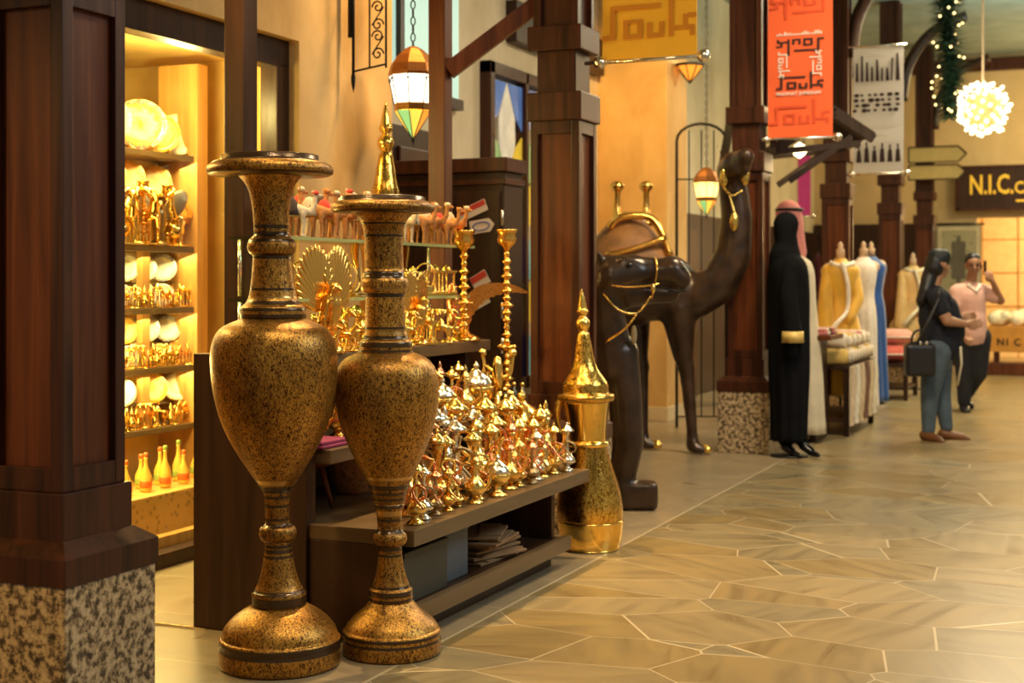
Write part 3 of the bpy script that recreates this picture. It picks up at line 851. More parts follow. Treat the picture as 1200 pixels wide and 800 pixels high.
def mk_ewer(mt, lidm):
    t = proto('brass_ewer', 'jug')
    part('foot', MB().lathe([(.15, 0), (.15, .02), (.07, .07), (.05, .12)], segs=14), mt, t)
    part('body', MB().lathe([(.05, .11), (.14, .16), (.21, .26), (.20, .36), (.10, .46), (.06, .56), (.05, .66), (.09, .76)], segs=16), mt, t)
    part('lid', MB().lathe([(.10, .76), (.10, .78), (.06, .84), (.03, .88), (.04, .92), (.01, .97), (.002, 1.0)], segs=12), lidm, t)
    part('spout', MB().tube(smooth_path([(.17, 0, .28), (.28, 0, .40), (.30, 0, .56), (.36, 0, .68)], 4), [.035 - .0014 * i for i in range(13)], 8), mt, t)
    part('handle', MB().tube(smooth_path([(-.07, 0, .72), (-.22, 0, .74), (-.29, 0, .58), (-.25, 0, .42), (-.18, 0, .34)], 4), .018, 6), mt, t)
    return t

def mk_censer(mt, lidm):
    t = proto('domed_censer', 'incense burner')
    part('foot', MB().lathe([(.24, 0), (.25, .03), (.12, .09), (.07, .20), (.09, .26)], segs=16), mt, t)
    part('bowl', MB().lathe([(.08, .25), (.22, .32), (.30, .44), (.32, .52), (.29, .55)], segs=18), mt, t)
    part('domed_lid', MB().lathe([(.31, .55), (.30, .60), (.25, .70), (.15, .79), (.06, .84), (.04, .87)], segs=18), lidm, t)
    part('finial', MB().lathe([(.03, .86), (.06, .90), (.05, .94), (.02, .97), (.002, 1.0)], segs=10), lidm, t)
    return t

def mk_candle(mt, ratio=1.0):
    """tall turned candlestick, beads and leaf cups"""
    t = proto('tall_candlestick', 'candlestick')
    w_ = ratio
    part('foot', MB().lathe([(.15 * w_, 0), (.15 * w_, .015), (.11 * w_, .04), (.05 * w_, .07), (.035 * w_, .10)], segs=16), mt, t)
    prof = [(.035 * w_, .10)]
    z = .10; top0 = 1 - .20 * w_; nb = int(round((top0 - .1) / (.07 * w_))); st = (top0 - .1) / nb
    for q in range(nb):
        rr = [.05, .07, .045, .062, .042, .06, .04, .05, .034, .045][q % 10] * w_; f = st / .07
        prof += [(.022 * w_, z + .008 * f), (rr * .8, z + .026 * f), (rr, z + .038 * f), (rr * .6, z + .054 * f), (.022 * w_, z + .070 * f)]
        z += st
    part('turned_stem', MB().lathe(prof, segs=14), mt, t)
    m = MB()
    for zc in (.34,):
        for j in range(6):
            a = 2 * PI * j / 6
            m.ball((.060 * w_ * math.cos(a), .060 * w_ * math.sin(a), zc), (.034 * w_, .034 * w_, .014), None, 8, 6)
    part('leaf_collar', m, mt, t)
    part('cup', MB().lathe([(r_c * w_, top0 + (z_c - .80) * w_) for r_c, z_c in [(.02, .79), (.04, .83), (.085, .87), (.095, .91), (.08, .95), (.10, .985), (.105, 1.0), (.085, 1.0), (.07, .95), (.05, .90)]], segs=16), mt, t)
    return t

def mk_palm(mt):
    t = proto('brass_palm_tree', 'palm figurine')
    part('base', MB().lathe([(.22, 0), (.23, .03), (.16, .07), (.05, .10)], segs=14), mt, t)
    part('trunk', MB().tube([(0, 0, .06), (.03, 0, .3), (.02, .01, .6), (0, 0, .86)], [.05, .04, .035, .03], 8), mt, t)
    m = MB()
    for j in range(8):
        a = 2 * PI * j / 8
        pts = [(0, 0, .86), (.14 * math.cos(a), .14 * math.sin(a), .97), (.27 * math.cos(a), .27 * math.sin(a), .94), (.36 * math.cos(a), .36 * math.sin(a), .82)]
        m.tube(smooth_path(pts, 3), [.03, .045, .05, .055, .05, .05, .045, .035, .02, .008], 6)
    part('fronds', m, mt, t)
    return t

def camel_mesh(vox=.022):
    S = [((-.26, 0, .52), .13, (.0, 0, .56), .15), ((.0, 0, .56), .15, (.24, 0, .52), .12), ((-.02, 0, .62), .12, (-.02, 0, .76), .05),
         ((.26, 0, .54), .09, (.40, 0, .50), .07), ((.40, 0, .50), .07, (.50, 0, .66), .055), ((.50, 0, .66), .055, (.51, 0, .84), .045), ((.50, 0, .88), .055, (.64, 0, .84), .035)]
    for x, y in ((-.30, -.08), (-.24, .08), (.20, -.08), (.28, .08)):
        S += [((x, y, .48), .065, (x + .02, y, .24), .035), ((x + .02, y, .24), .035, (x, y, .03), .028), ((x, y, .025), .035, (x + .04, y, .02), .03)]
    S += [((.47, .04, .92), .02, (.45, .05, .97), .012), ((.47, -.04, .92), .02, (.45, -.05, .97), .012), ((-.38, 0, .55), .02, (-.42, 0, .36), .015)]
    return blob(S, voxel=vox, smooth=2, name='camel_body')
CAMEL_ME = camel_mesh()
def mk_camelfig(mt):
    t = proto('brass_camel_figurine', 'camel figurine')
    part('body', CAMEL_ME.copy(), mt, t)
    part('saddle', MB().lathe([(.19, .50), (.175, .62), (.10, .76), (.04, .82), (.03, .84)], segs=14, squash=.95, c=(-.02, 0, 0)), mt, t)
    part('base', MB().box6(-.42, .42, -.16, .16, 0, .03, .01), mt, t)
    return t

def mk_horse(mt):
    t = proto('brass_horse_figurine', 'horse figurine')
    S = [((-.24, 0, .56), .12, (.18, 0, .56), .12), ((.20, 0, .60), .10, (.36, 0, .84), .06), ((.37, 0, .88), .06, (.52, 0, .76), .035)]
    for x, y, dx_ in ((-.26, -.07, -.04), (-.20, .07, .02), (.16, -.07, .03), (.22, .07, .12)):
        S += [((x, y, .52), .06, (x + dx_, y, .28), .034), ((x + dx_, y, .28), .034, (x + dx_ * .5, y, .03), .026)]
    S += [((-.34, 0, .6), .035, (-.46, 0, .34), .02), ((.33, .03, .95), .02, (.33, .035, 1.0), .01), ((.33, -.03, .95), .02, (.33, -.035, 1.0), .01)]
    part('body', blob(S, voxel=.022, smooth=2), mt, t)
    m = MB()
    for q in range(6): m.ball((.22 + .03 * q, 0, .74 + .042 * q), (.03, .018, .04), None, 8, 6)
    part('mane', m, mt, t)
    part('base', MB().box6(-.36, .36, -.14, .14, 0, .035, .01), mt, t)
    return t

def wing(sgn, pts_root, tip, n=13, spread=1.0):
    """feathered wing as a fan of overlapping vanes"""
    m = MB()
    return m

def mk_eagle(mt, open_=1.0):
    t = proto('brass_eagle', 'eagle figurine')
    S = [((0, 0, .30), .11, (.04, 0, .48), .10), ((.05, 0, .50), .07, (.09, 0, .62), .055), ((.12, 0, .63), .03, (.17, 0, .60), .012), ((-.02, 0, .28), .07, (-.16, 0, .14), .05),
         ((.02, .05, .25), .035, (.03, .05, .08), .022), ((.02, -.05, .25), .035, (.03, -.05, .08), .022)]
    part('body', blob(S, voxel=.018, smooth=2), mt, t)
    for s in (-1, 1):
        m = MB()
        for q in range(16):
            a = R(15 + q * 7.4 * open_)
            L = .40 + .20 * math.sin(PI * q / 15)
            tip = Vector((-.02 - .30 * math.cos(a) * .12 , s * (.10 + L * math.cos(a) * .65), .42 + L * math.sin(a)))
            root = Vector((-.02, s * .08, .40 + .008 * q))
            d = tip - root
            Mt = Matrix.Translation((root + tip) / 2) @ frame_z(d)
            m.ball((root + tip * 1.25) / 2.25, (.020, .046, d.length * .52), frame_z(d), 10, 8)
        part('wing', m, mt, t)
    part('base', MB().lathe([(.17, 0), (.17, .03), (.10, .08), (.06, .10)], segs=14), mt, t)
    return t

def mk_arch(mt):
    t = proto('brass_arch_ornament', 'ornament')
    part('ring', MB().tube([(.30 * math.cos(a), 0, .58 + .38 * math.sin(a)) for a in [R(-50 + 280 * k / 18) for k in range(19)]], .028, 7), mt, t)
    part('base', MB().box6(-.30, .30, -.12, .12, 0, .10, .02).box6(-.22, .22, -.09, .09, .10, .30, .02), mt, t)
    S = [((0, 0, .30), .06, (0, 0, .52), .05), ((0, 0, .58), .045, (.02, 0, .64), .04), ((0, 0, .48), .03, (.13, 0, .38), .022), ((0, 0, .48), .03, (-.13, 0, .40), .022)]
    part('seated_figure', blob(S, voxel=.016, smooth=1), mt, t)
    return t

def mk_temple(mt):
    t = proto('brass_pavilion', 'pavilion ornament')
    part('base', MB().box6(-.34, .34, -.2, .2, 0, .08, .01), mt, t)
    for x in (-.24, 0, .24):
        part('pillar', MB().lathe([(.06, .08), (.06, .12), (.035, .16), (.03, .66), (.06, .72)], c=(x, 0, 0), segs=10), mt, t)
    part('roof', MB().box6(-.34, .34, -.2, .2, .72, .80, .01).lathe([(.16, .80), (.15, .86), (.08, .94), (.01, 1.0)], segs=14), mt, t)
    return t

def mk_goblet(mt):
    t = proto('brass_goblet', 'goblet')
    part('foot', MB().lathe([(.22, 0), (.22, .03), (.06, .10), (.045, .36)], segs=14), mt, t)
    part('cup', MB().lathe([(.045, .35), (.18, .46), (.25, .66), (.24, .86), (.28, 1.0), (.25, .99), (.2, .66)], segs=18), mt, t)
    return t

def mk_lamp(mt):
    t = proto('genie_lamp', 'oil lamp')
    part('foot', MB().lathe([(.20, 0), (.20, .04), (.08, .12)], segs=14), mt, t)
    m = MB().lathe([(.08, .11), (.34, .24), (.40, .36), (.26, .46), (.14, .50)], segs=16)
    part('bowl', m, mt, t)
    part('spout', MB().tube(smooth_path([(.3, 0, .32), (.5, 0, .36), (.66, 0, .50), (.74, 0, .52)], 4), [.10 - .005 * i for i in range(13)], 8), mt, t)
    part('handle', MB().tube(smooth_path([(-.3, 0, .40), (-.46, 0, .56), (-.58, 0, .44), (-.52, 0, .28), (-.36, 0, .28)], 4), .025, 6), mt, t)
    part('lid', MB().lathe([(.15, .50), (.12, .60), (.04, .68), (.05, .74), (.002, .80)], segs=12), mt, t)
    return t

protos = {
    'hookah_gold': mk_hookah(BRASS, COPPER, BRASS, 0), 'hookah_silver': mk_hookah(SILVER, ANTIQUE, SILVER, 1), 'hookah_orange': mk_hookah(BRASS_OR, BRASS, BRASS, 2),
    'hookah_dark': mk_hookah(ANTIQUE, COPPER, COPPER, 0), 'ewer_gold': mk_ewer(BRASS, BRASS), 'ewer_copper': mk_ewer(BRASS_OR, COPPER), 'ewer_silver': mk_ewer(SILVER, SILVER),
    'censer': mk_censer(BRASS, SILVER), 'censer_gold': mk_censer(BRASS_OR, BRASS), 'palm': mk_palm(BRASS), 'camel': mk_camelfig(BRASS), 'horse': mk_horse(BRASS_OR), 'eagle': mk_eagle(BRASS_OR),
    'arch': mk_arch(BRASS), 'temple': mk_temple(BRASS), 'goblet': mk_goblet(BRASS_OR), 'lamp': mk_lamp(BRASS), 'candle': mk_candle(BRASS_OR), 'candle_tall': mk_candle(BRASS_OR, .60), 'bird': mk_eagle(ANTIQUE, .4),
}
look = {'hookah_gold': 'gold hookah with two coiled copper hoses', 'hookah_silver': 'silver hookah with dark hose', 'hookah_orange': 'orange brass hookah with one hose',
        'hookah_dark': 'dark brass hookah with copper lid', 'ewer_gold': 'gold lidded ewer', 'ewer_copper': 'orange ewer with copper lid', 'ewer_silver': 'silver lidded ewer',
        'censer': 'brass censer with silver dome', 'censer_gold': 'all gold domed censer', 'palm': 'gold palm tree', 'camel': 'gold camel', 'horse': 'orange gold horse', 'eagle': 'brass eagle with raised wings',
        'arch': 'gold ring arch ornament', 'temple': 'little gold pavilion', 'goblet': 'brass goblet', 'lamp': 'gold genie lamp', 'candle': 'turned brass candlestick', 'bird': 'dark brass bird'}
def place(kind, x, y, z, s, rz, label, group):
    p = protos[kind]
    if kind not in used:
        used.add(kind); p.location = (x, y, z); p.rotation_euler = (0, 0, rz); p.scale = (s, s, s)
        p['label'] = label; p['group'] = group
        return p
    return dup(p, (x, y, z), rz, label, group, s)

def row(kinds, x, ya, yb, z, smin, smax, where, group, jx=.02, face=None, rnd=None):
    rnd = rnd or random.Random(hash(where) % 1000 if False else len(where) * 7 + int(x * -100))
    n = len(kinds)
    for i, kd in enumerate(kinds):
        y = ya + (yb - ya) * (i + .5) / n + rnd.uniform(-.012, .012)
        s = rnd.uniform(smin, smax)
        if kd == 'lamp': s *= .45
        if kd in ('goblet',): s *= .6
        rz = rnd.uniform(-.6, .6) + (face if face is not None else 0)
        place(kd, x + rnd.uniform(-jx, jx), y, z, s, rz, '%s, %s along %s from the near end' % (look[kd], ORD[i], where), group)

def cyc(pool, n, seed):
    r = random.Random(seed); out = []
    while len(out) < n:
        q = list(pool); r.shuffle(q); out += q
    return out[:n]
HK = ['hookah_gold', 'hookah_silver', 'hookah_orange', 'hookah_dark', 'ewer_gold', 'hookah_gold']
T0 = .436
# lowest step: front edge, second and third rows, growing taller towards the back
row(['hookah_gold', 'hookah_silver', 'hookah_dark', 'hookah_orange', 'lamp', 'ewer_gold', 'hookah_gold', 'censer', 'lamp', 'ewer_copper', 'hookah_gold', 'hookah_dark', 'hookah_silver', 'ewer_gold', 'hookah_gold', 'hookah_silver'],
    -2.455, 4.75, 6.46, T0, .17, .25, 'table front edge', 'small brassware along the front of the table')
row(['ewer_copper', 'hookah_dark', 'hookah_orange', 'hookah_gold', 'hookah_silver', 'hookah_orange', 'ewer_gold', 'hookah_gold', 'hookah_gold', 'ewer_copper', 'hookah_orange', 'hookah_gold', 'hookah_gold', 'ewer_gold'],
    -2.555, 4.92, 6.48, T0, .28, .36, 'second table row', 'brassware in the second table row')
row(['hookah_silver', 'hookah_dark', 'hookah_silver', 'ewer_silver', 'hookah_orange', 'hookah_silver', 'hookah_gold', 'ewer_gold', 'hookah_orange', 'hookah_gold', 'censer_gold'],
    -2.665, 5.12, 6.45, T0, .34, .44, 'third table row', 'taller brassware in the third table row')
T1 = .711
row(['censer', 'ewer_gold', 'censer', 'hookah_silver', 'censer_gold', 'ewer_silver', 'censer', 'hookah_gold', 'ewer_gold', 'censer', 'goblet'],
    -2.83, 4.95, 6.42, T1, .20, .27, 'middle step front', 'brassware at the front of the middle step', .012)
row(['ewer_copper', 'ewer_gold', 'hookah_silver', 'censer', 'ewer_gold', 'horse', 'ewer_silver', 'ewer_copper', 'hookah_gold', 'camel'],
    -2.955, 4.86, 6.50, T1, .24, .28, 'middle step back', 'brassware at the back of the middle step', .012)
T2 = 1.051
row(['camel', 'palm', 'horse', 'goblet', 'camel', 'temple', 'palm', 'horse', 'camel', 'palm', 'lamp', 'temple', 'palm', 'camel', 'palm', 'goblet'],
    -3.045, 5.10, 6.48, T2, .12, .17, 'top step front', 'gold figurines at the front of the top step', .01)
row(['bird', 'camel', 'ewer_gold', 'horse', 'palm', 'temple', 'camel', 'bird', 'palm', 'ewer_gold', 'horse', 'palm'],
    -3.17, 5.0, 6.45, T2, .16, .21, 'top step middle', 'gold figurines in the middle of the top step', .01)
row(['arch', 'arch', 'temple', 'arch', 'arch', 'bird', 'arch', 'arch', 'arch', 'temple', 'arch', 'temple', 'temple'],
    -3.17, 4.98, 6.66, 1.281, .14, .17, 'lower glass shelf', 'ring arches on the lower glass shelf', .01, R(23))
# taller single pieces
place('candle', -3.06, y_on_x(544, -3.06), T2, .56, 0, 'tall gold candlestick at the far end of the top step', 'pair of tall brass candlesticks')
place('candle_tall', -2.86, y_on_x(594, -2.86), T1, .905, .4, 'taller gold candlestick standing on the middle step by the column', 'pair of tall brass candlesticks')
place('eagle', -3.055, y_on_x(385, -3.055), T2, .44, R(-12), 'large brass eagle with fanned wing between the two vases', 'large brass eagles')
place('eagle', -3.055, y_on_x(490, -3.055), T2, .34, R(0), 'smaller brass eagle just right of the shorter vase neck', 'large brass eagles')
# cactus-like cup stand and glasses on the end of the middle step
def cup_stand():
    t = thing('three_armed_candelabra', 'stubby gold three armed candelabra on the middle step end', 'candelabra', (-2.84, y_on_x(583, -2.84), T1 + .0), YAW)
    part('foot', MB().lathe([(.06, 0), (.06, .01), (.025, .04), (.02, .10)], segs=14), BRASS, t)
    part('trunk', MB().lathe([(.02, .09), (.028, .12), (.028, .22), (.018, .26), (.002, .27)], segs=12), BRASS, t)
    for s in (-1, 1):
        part('arm', MB().tube(smooth_path([(s * .02, 0, .16), (s * .06, 0, .18), (s * .07, 0, .24), (s * .075, 0, .27)], 4), .012, 8).ball((s * .075, 0, .285), .022, None, 10, 8), BRASS, t)
cup_stand()
PEW = metal_mat('dark_pewter', (0.10, 0.085, 0.06), 0.2, .8, 40)
for i, (px, h, lab) in enumerate(((592, .10, 'left of the three small dark bottles on the middle step end'), (602, .12, 'middle of the three small dark bottles on the middle step end'), (612, .11, 'right of the three small dark bottles on the middle step end'))):
    t = thing('dark_bottle', lab, 'bottle', (-2.785, y_on_x(px, -2.785), T1), 0, 'small dark bottles on the middle step end')
    part('body', MB().lathe([(.022, 0), (.024, .01), (.024, h * .7), (.010, h * .85), (.009, h)], segs=14), PEW, t)
    part('cap', MB().lathe([(.011, h), (.012, h + .012), (.002, h + .02)], segs=10), BRASS, t)

# big spread wing (a larger eagle stands behind the candlesticks)
def big_eagle():
    x, y = -3.14, y_on_x(538, -3.14)
    t = thing('copper_eagle', 'copper eagle with one long arched wing spread behind the candlesticks', 'eagle figurine', (x, y, T2), YAW)
    S = [((-.02, 0, .10), .035, (-.03, 0, .20), .04), ((-.03, 0, .21), .03, (-.035, 0, .27), .025), ((-.04, 0, .275), .014, (-.065, 0, .265), .005), ((-.01, .01, .08), .012, (-.01, .01, .02), .01), ((0, -.01, .1), .02, (.04, -.01, .03), .012)]
    part('body', blob(S, voxel=.007, smooth=2), COPPER, t)
    WCOP = metal_mat('feathered_copper', (0.72, 0.33, 0.08), 0.32, .45, 60, .4)
    pts = smooth_path([(-.005, 0, .05), (.02, 0, .16), (.09, 0, .245), (.17, 0, .275), (.27, 0, .275), (.355, 0, .245)], 5)
    m = MB()
    n = len(pts)
    rs = []
    for i, p in enumerate(pts):
        f = i / (n - 1); wd = .055 * math.sin(PI * min(1, .25 + f * .75)) + .006
        q = pts[min(i + 1, n - 1)] - pts[max(i - 1, 0)]
        nn = Vector((-q.z, 0, q.x)).normalized()
        rs.append([p + nn * wd * .35 + Vector((0, -.006, 0)), p + nn * wd * .35 + Vector((0, .006, 0)), p - nn * wd * (1.0 + .12 * (i % 2)) + Vector((0, .005, 0)), p - nn * wd * (1.0 + .12 * (i % 2)) + Vector((0, -.005, 0))])
    m.rings(rs, smooth=False)
    part('wing', m, WCOP, t)
    part('base', MB().lathe([(.05, 0), (.05, .01), (.03, .03)], segs=14), COPPER, t)
big_eagle()

# toy camels on the upper glass shelf
PLO = plain('tan_plush', (0.45, 0.19, 0.055), 0.95, 0, 0.25, 30, .3); PLW = plain('white_plush', (0.62, 0.50, 0.34), 0.95, 0, 0.1, 30, .3)
PLR = plain('red_felt', (0.55, 0.05, 0.03), 0.9, 0, 0.2); PLD = plain('dark_felt', (0.05, 0.03, 0.02), 0.9)
def mk_toy(body, cloth, hat):
    t = proto('toy_camel', 'toy camel')
    part('body', CAMEL_ME.copy(), body, t)
    part('saddle_cloth', MB().lathe([(.19, .44), (.185, .56), (.13, .72), (.07, .80), (.02, .82)], segs=14, c=(-.02, 0, 0), squash=.92), cloth, t)
    m = MB().ball((.52, 0, .90), (.075, .075, .055), None, 10, 8)
    part('head_cloth', m, hat, t)
    part('tassel', MB().tube([(.44, .08, .66), (.42, .10, .56), (.42, .10, .46)], [.012, .018, .026], 6), cloth, t)
    return t
protos['toy1'] = mk_toy(PLO, PLW, PLW); protos['toy2'] = mk_toy(PLW, PLD, PLR); protos['toy3'] = mk_toy(PLO, PLR, PLO)
look['toy1'] = 'tan toy camel with white cloth'; look['toy2'] = 'white toy camel with dark cloth'; look['toy3'] = 'tan toy camel with red cloth'
row(['toy2', 'toy1', 'toy3', 'toy1', 'toy1', 'toy3', 'toy1', 'toy2', 'toy1', 'toy1', 'toy3', 'toy1'], -3.155, 5.0, 6.66, 1.536, .19, .215, 'upper glass shelf front', 'toy camels on the upper glass shelf', .006, R(20))
row(['toy1', 'toy3', 'toy2', 'toy1', 'toy2', 'toy3', 'toy1', 'toy3'], -3.275, 5.06, 6.55, 1.536, .22, .25, 'upper glass shelf back', 'toy camels on the upper glass shelf', .006, R(70))
# the odd things that stand under the middle step
def stool():
    t = thing('small_stool', 'tiny dark wooden stool under the middle step', 'stool', (-3.02, 4.98, T0), .3)
    part('seat', MB().lathe([(.09, .17), (.095, .18), (.095, .19), (.08, .20)], segs=18), WOOD_RED, t)
    for a in (0, 90, 180, 270):
        c_, s_ = math.cos(R(a)), math.sin(R(a))
        part('leg', MB().cyl((.10 * c_, .10 * s_, 0), (.05 * c_, .05 * s_, .175), .010, .013, 8), WOOD_RED, t)
stool()
def basket():
    t = thing('wicker_basket', 'brown wicker basket standing under the middle step', 'basket', (-3.05, 5.42, T0), 0)
    WICK = metal_mat('wicker', (0.40, 0.20, 0.08), .7, .35, 45, .8, 0)
    part('bowl', MB().lathe([(.08, 0), (.10, .02), (.13, .12), (.14, .17), (.13, .175), (.12, .15), (.09, .03)], segs=24), WICK, t)
    m = MB()
    for k in range(14):
        a = 2 * PI * k / 14
        m.tube([(.137 * math.cos(a + s * .1), .137 * math.sin(a + s * .1), .173 + .008 * math.sin(s * 1.6)) for s in range(6)], .006, 5)
    part('braided_rim', m, WICK, t)
basket()
single('folded_cloth', MB().box6(-.12, .12, -.13, .13, 0, .012, .005).box6(-.11, .11, -.12, .10, .012, .026, .005), plain('magenta_cloth', (0.20, 0.012, 0.07), .85), 'magenta folded cloth on the near end of the middle step', 'cloth', (-2.90, 4.82, T1))
# storage boxes and paper bags on the lower shelf
def storage(name, lab, y0_, y1_, x0_, h, mat, edge):
    t = thing(name, lab, 'box', (-2.62, (y0_ + y1_) / 2, .131))
    L_ = (y1_ - y0_) / 2
    part('box_body', MB().box6(-.16, x0_ + 2.62, -L_, L_, 0, h, .004), mat, t)
    part('lid', MB().box6(-.165, x0_ + 2.625, -L_ - .004, L_ + .004, h, h + .022, .004), mat, t)
BX = plain('dark_card', (0.045, 0.042, 0.030), .6, 0, .15); BX2 = plain('blue_grey_card', (0.085, 0.10, 0.12), .6, 0, .1)
storage('storage_box', 'dark storage box on the lower shelf nearest the vase', 4.76, 5.14, -2.47, .175, BX, None)
storage('storage_box', 'blue grey storage box beside the paper bags', 5.18, 5.40, -2.50, .19, BX2, None)
KRAFT = plain('kraft_paper', (0.30, 0.175, 0.08), .8, 0, .15, 6)
rr = random.Random(3)
zz = .131
pos = ['bottom', 'second from the bottom', 'third from the bottom', 'fourth from the bottom', 'fifth from the bottom', 'topmost']
for i in range(6):
    t = thing('paper_bag', 'flat brown paper bag on the lower shelf, %s of its pile' % pos[i], 'paper bag', (-2.60 + rr.uniform(-.02, .03), 5.72 + rr.uniform(-.05, .05), zz), R(rr.uniform(-22, 22)), 'flat paper bags on the lower shelf')
    th = .012
    part('bag_body', MB().box((0, 0, th / 2), (.24, .34, th), 0, .003), KRAFT, t)
    part('folded_flap', MB().box((.06, .02, th + .003), (.10, .30, .005), .12, .001), KRAFT, t)
    zz += .021

# ================================================================== GOODS BEHIND THE SHOP WINDOW
def plate_mat(n, rim, mid, cen):
    m, nt, b = new_mat(n)
    tc = N(nt, 'ShaderNodeTexCoord'); sp = N(nt, 'ShaderNodeVectorMath', operation='LENGTH')
    nt.links.new(tc.outputs['Object'], sp.inputs[0])
    no = N(nt, 'ShaderNodeTexNoise'); no.inputs['Scale'].default_value = 9; no.inputs['Detail'].default_value = 4
    nt.links.new(tc.outputs['Object'], no.inputs['Vector'])
    ad = N(nt, 'ShaderNodeMath', operation='MULTIPLY_ADD'); ad.inputs[1].default_value = .35; nt.links.new(no.outputs['Fac'], ad.inputs[0]); nt.links.new(sp.outputs['Value'], ad.inputs[2])
    r = ramp(nt, [(.2, cen), (.42, mid), (.55, cen), (.64, rim), (.68, mid)])
    nt.links.new(ad.outputs[0], r.inputs['Fac']); nt.links.new(r.outputs['Color'], b.inputs['Base Color'])
    b.inputs['Roughness'].default_value = .25
    return m
PM = [plate_mat('violet_rim_plate', (0.35, 0.12, 0.16), (0.90, 0.75, 0.42), (0.85, 0.42, 0.05)), plate_mat('ivory_plate', (0.90, 0.82, 0.55), (0.85, 0.72, 0.40), (0.92, 0.86, 0.66)),
      plate_mat('amber_plate', (0.80, 0.42, 0.06), (0.88, 0.62, 0.18), (0.80, 0.36, 0.05)), plate_mat('blue_edged_plate', (0.30, 0.32, 0.40), (0.90, 0.84, 0.68), (0.82, 0.70, 0.50))]
PN = ['violet rimmed', 'ivory', 'amber', 'blue edged']
def mk_plate(i):
    t = proto('decorative_plate', 'plate')
    tilt = Matrix.Rotation(R(90 - 14), 4, 'Y')
    part('dish', MB().lathe([(.0, 0.03), (.30, .03), (.36, .05), (.50, .075), (.505, .065), (.36, .025), (.26, .0), (0, 0)], segs=36), PM[i], t)
    t.children[0].matrix_local = Matrix.Translation((0, 0, .50)) @ tilt
    for s in (-1, 1):
        part('stand', MB().tube([(.20, s * .2, 0), (.10, s * .2, .06), (.0, s * .2, .02), (-.22, s * .12, .0)], .022, 6).tube([(.20, s * .2, 0), (.22, s * .2, .14)], .02, 6).tube([(0, s * .2, .02), (-.18, s * .2, .66)], .016, 6), BRASS, t)
    return t
for i in range(4):
    protos['plate%d' % i] = mk_plate(i); look['plate%d' % i] = PN[i] + ' plate'
def shoprow(kinds, x, ya, yb, z, ss, where, group, face=0, noise=0):
    n = len(kinds); r = random.Random(int(z * 100) + n)
    for i, kd in enumerate(kinds):
        y = ya + (yb - ya) * (i + .5) / n
        place(kd, x, y, z, ss * r.uniform(.92, 1.05), face + r.uniform(-noise, noise), '%s, %s from the left %s' % (look[kd], ORD[i], where), group)
def shop_px(items, x, z, where, group, face=R(-48), noise=0):
    r = random.Random(int(z * 1000))
    for i, (kd, px, ss) in enumerate(items):
        place(kd, x, y_on_x(px, x), z, ss, face + r.uniform(-noise, noise), '%s, %s from the left %s' % (look[kd], ORD[i], where), group)
GP = 'plates in the shop window'; GF = 'gold figures in the shop window'
shop_px([('plate1', 122, .27), ('plate0', 164, .28), ('plate2', 187, .22), ('plate1', 208, .235)], -4.785, 2.042, 'on the top shelf behind glass', GP)
shop_px([('plate2', 128, 0.183), ('plate2', 148, 0.195), ('plate2', 181, 0.183), ('plate3', 200, 0.195), ('plate1', 207, 0.183)], -4.835, 1.803, 'on the high back ledge', GP)
shop_px([('plate3', 128, 0.143), ('plate1', 146, 0.155), ('plate1', 168, 0.143), ('plate3', 190, 0.155), ('plate1', 205, 0.143)], -4.835, 1.347, 'on the second back ledge', GP)
shop_px([('plate3', 140, 0.128), ('plate1', 166, 0.140), ('plate3', 190, 0.128), ('plate2', 209, 0.140)], -4.795, 1.212, 'on the shelf below the bright lamp', GP)
shop_px([('plate2', 145, 0.143), ('plate3', 170, 0.155), ('plate3', 196, 0.143), ('plate1', 206, 0.155)], -4.835, 1.017, 'on the third back ledge', GP)
shop_px([('plate3', 150, 0.118), ('plate1', 160, 0.130), ('plate2', 187, 0.118), ('plate2', 208, 0.130)], -4.785, .896, 'on the middle shelf back', GP)
shop_px([('plate1', 142, 0.153), ('plate2', 178, 0.165), ('plate1', 207, 0.153)], -4.795, .692, 'on the low back ledge', GP)
shop_px([('ewer_gold', 140, .28), ('camel', 150, .30), ('palm', 160, .30), ('candle', 168, .34), ('horse', 177, .30), ('bird', 186, .36), ('candle', 196, .33), ('ewer_gold', 203, .30), ('camel', 213, .32), ('horse', 219, .26)], -4.735, 1.542, 'above the bright strip lamp', GF, R(-60), .6)
for zz_, nm_, sd_ in ((1.212, 'front of the shelf under the lamp', 1), (.896, 'front of the middle window shelf', 2), (.577, 'front of the low window shelf', 3)):
    kk_ = cyc(['camel', 'palm', 'horse', 'goblet', 'temple', 'camel', 'horse', 'ewer_gold'], 12, sd_)
    shop_px([(kd, 139 + 7.6 * i, (.11, .13, .12)[(i + sd_) % 3] * (.6 if kd == 'goblet' else 1)) for i, kd in enumerate(kk_)], -4.725, zz_, nm_, GF, R(-60), .6)
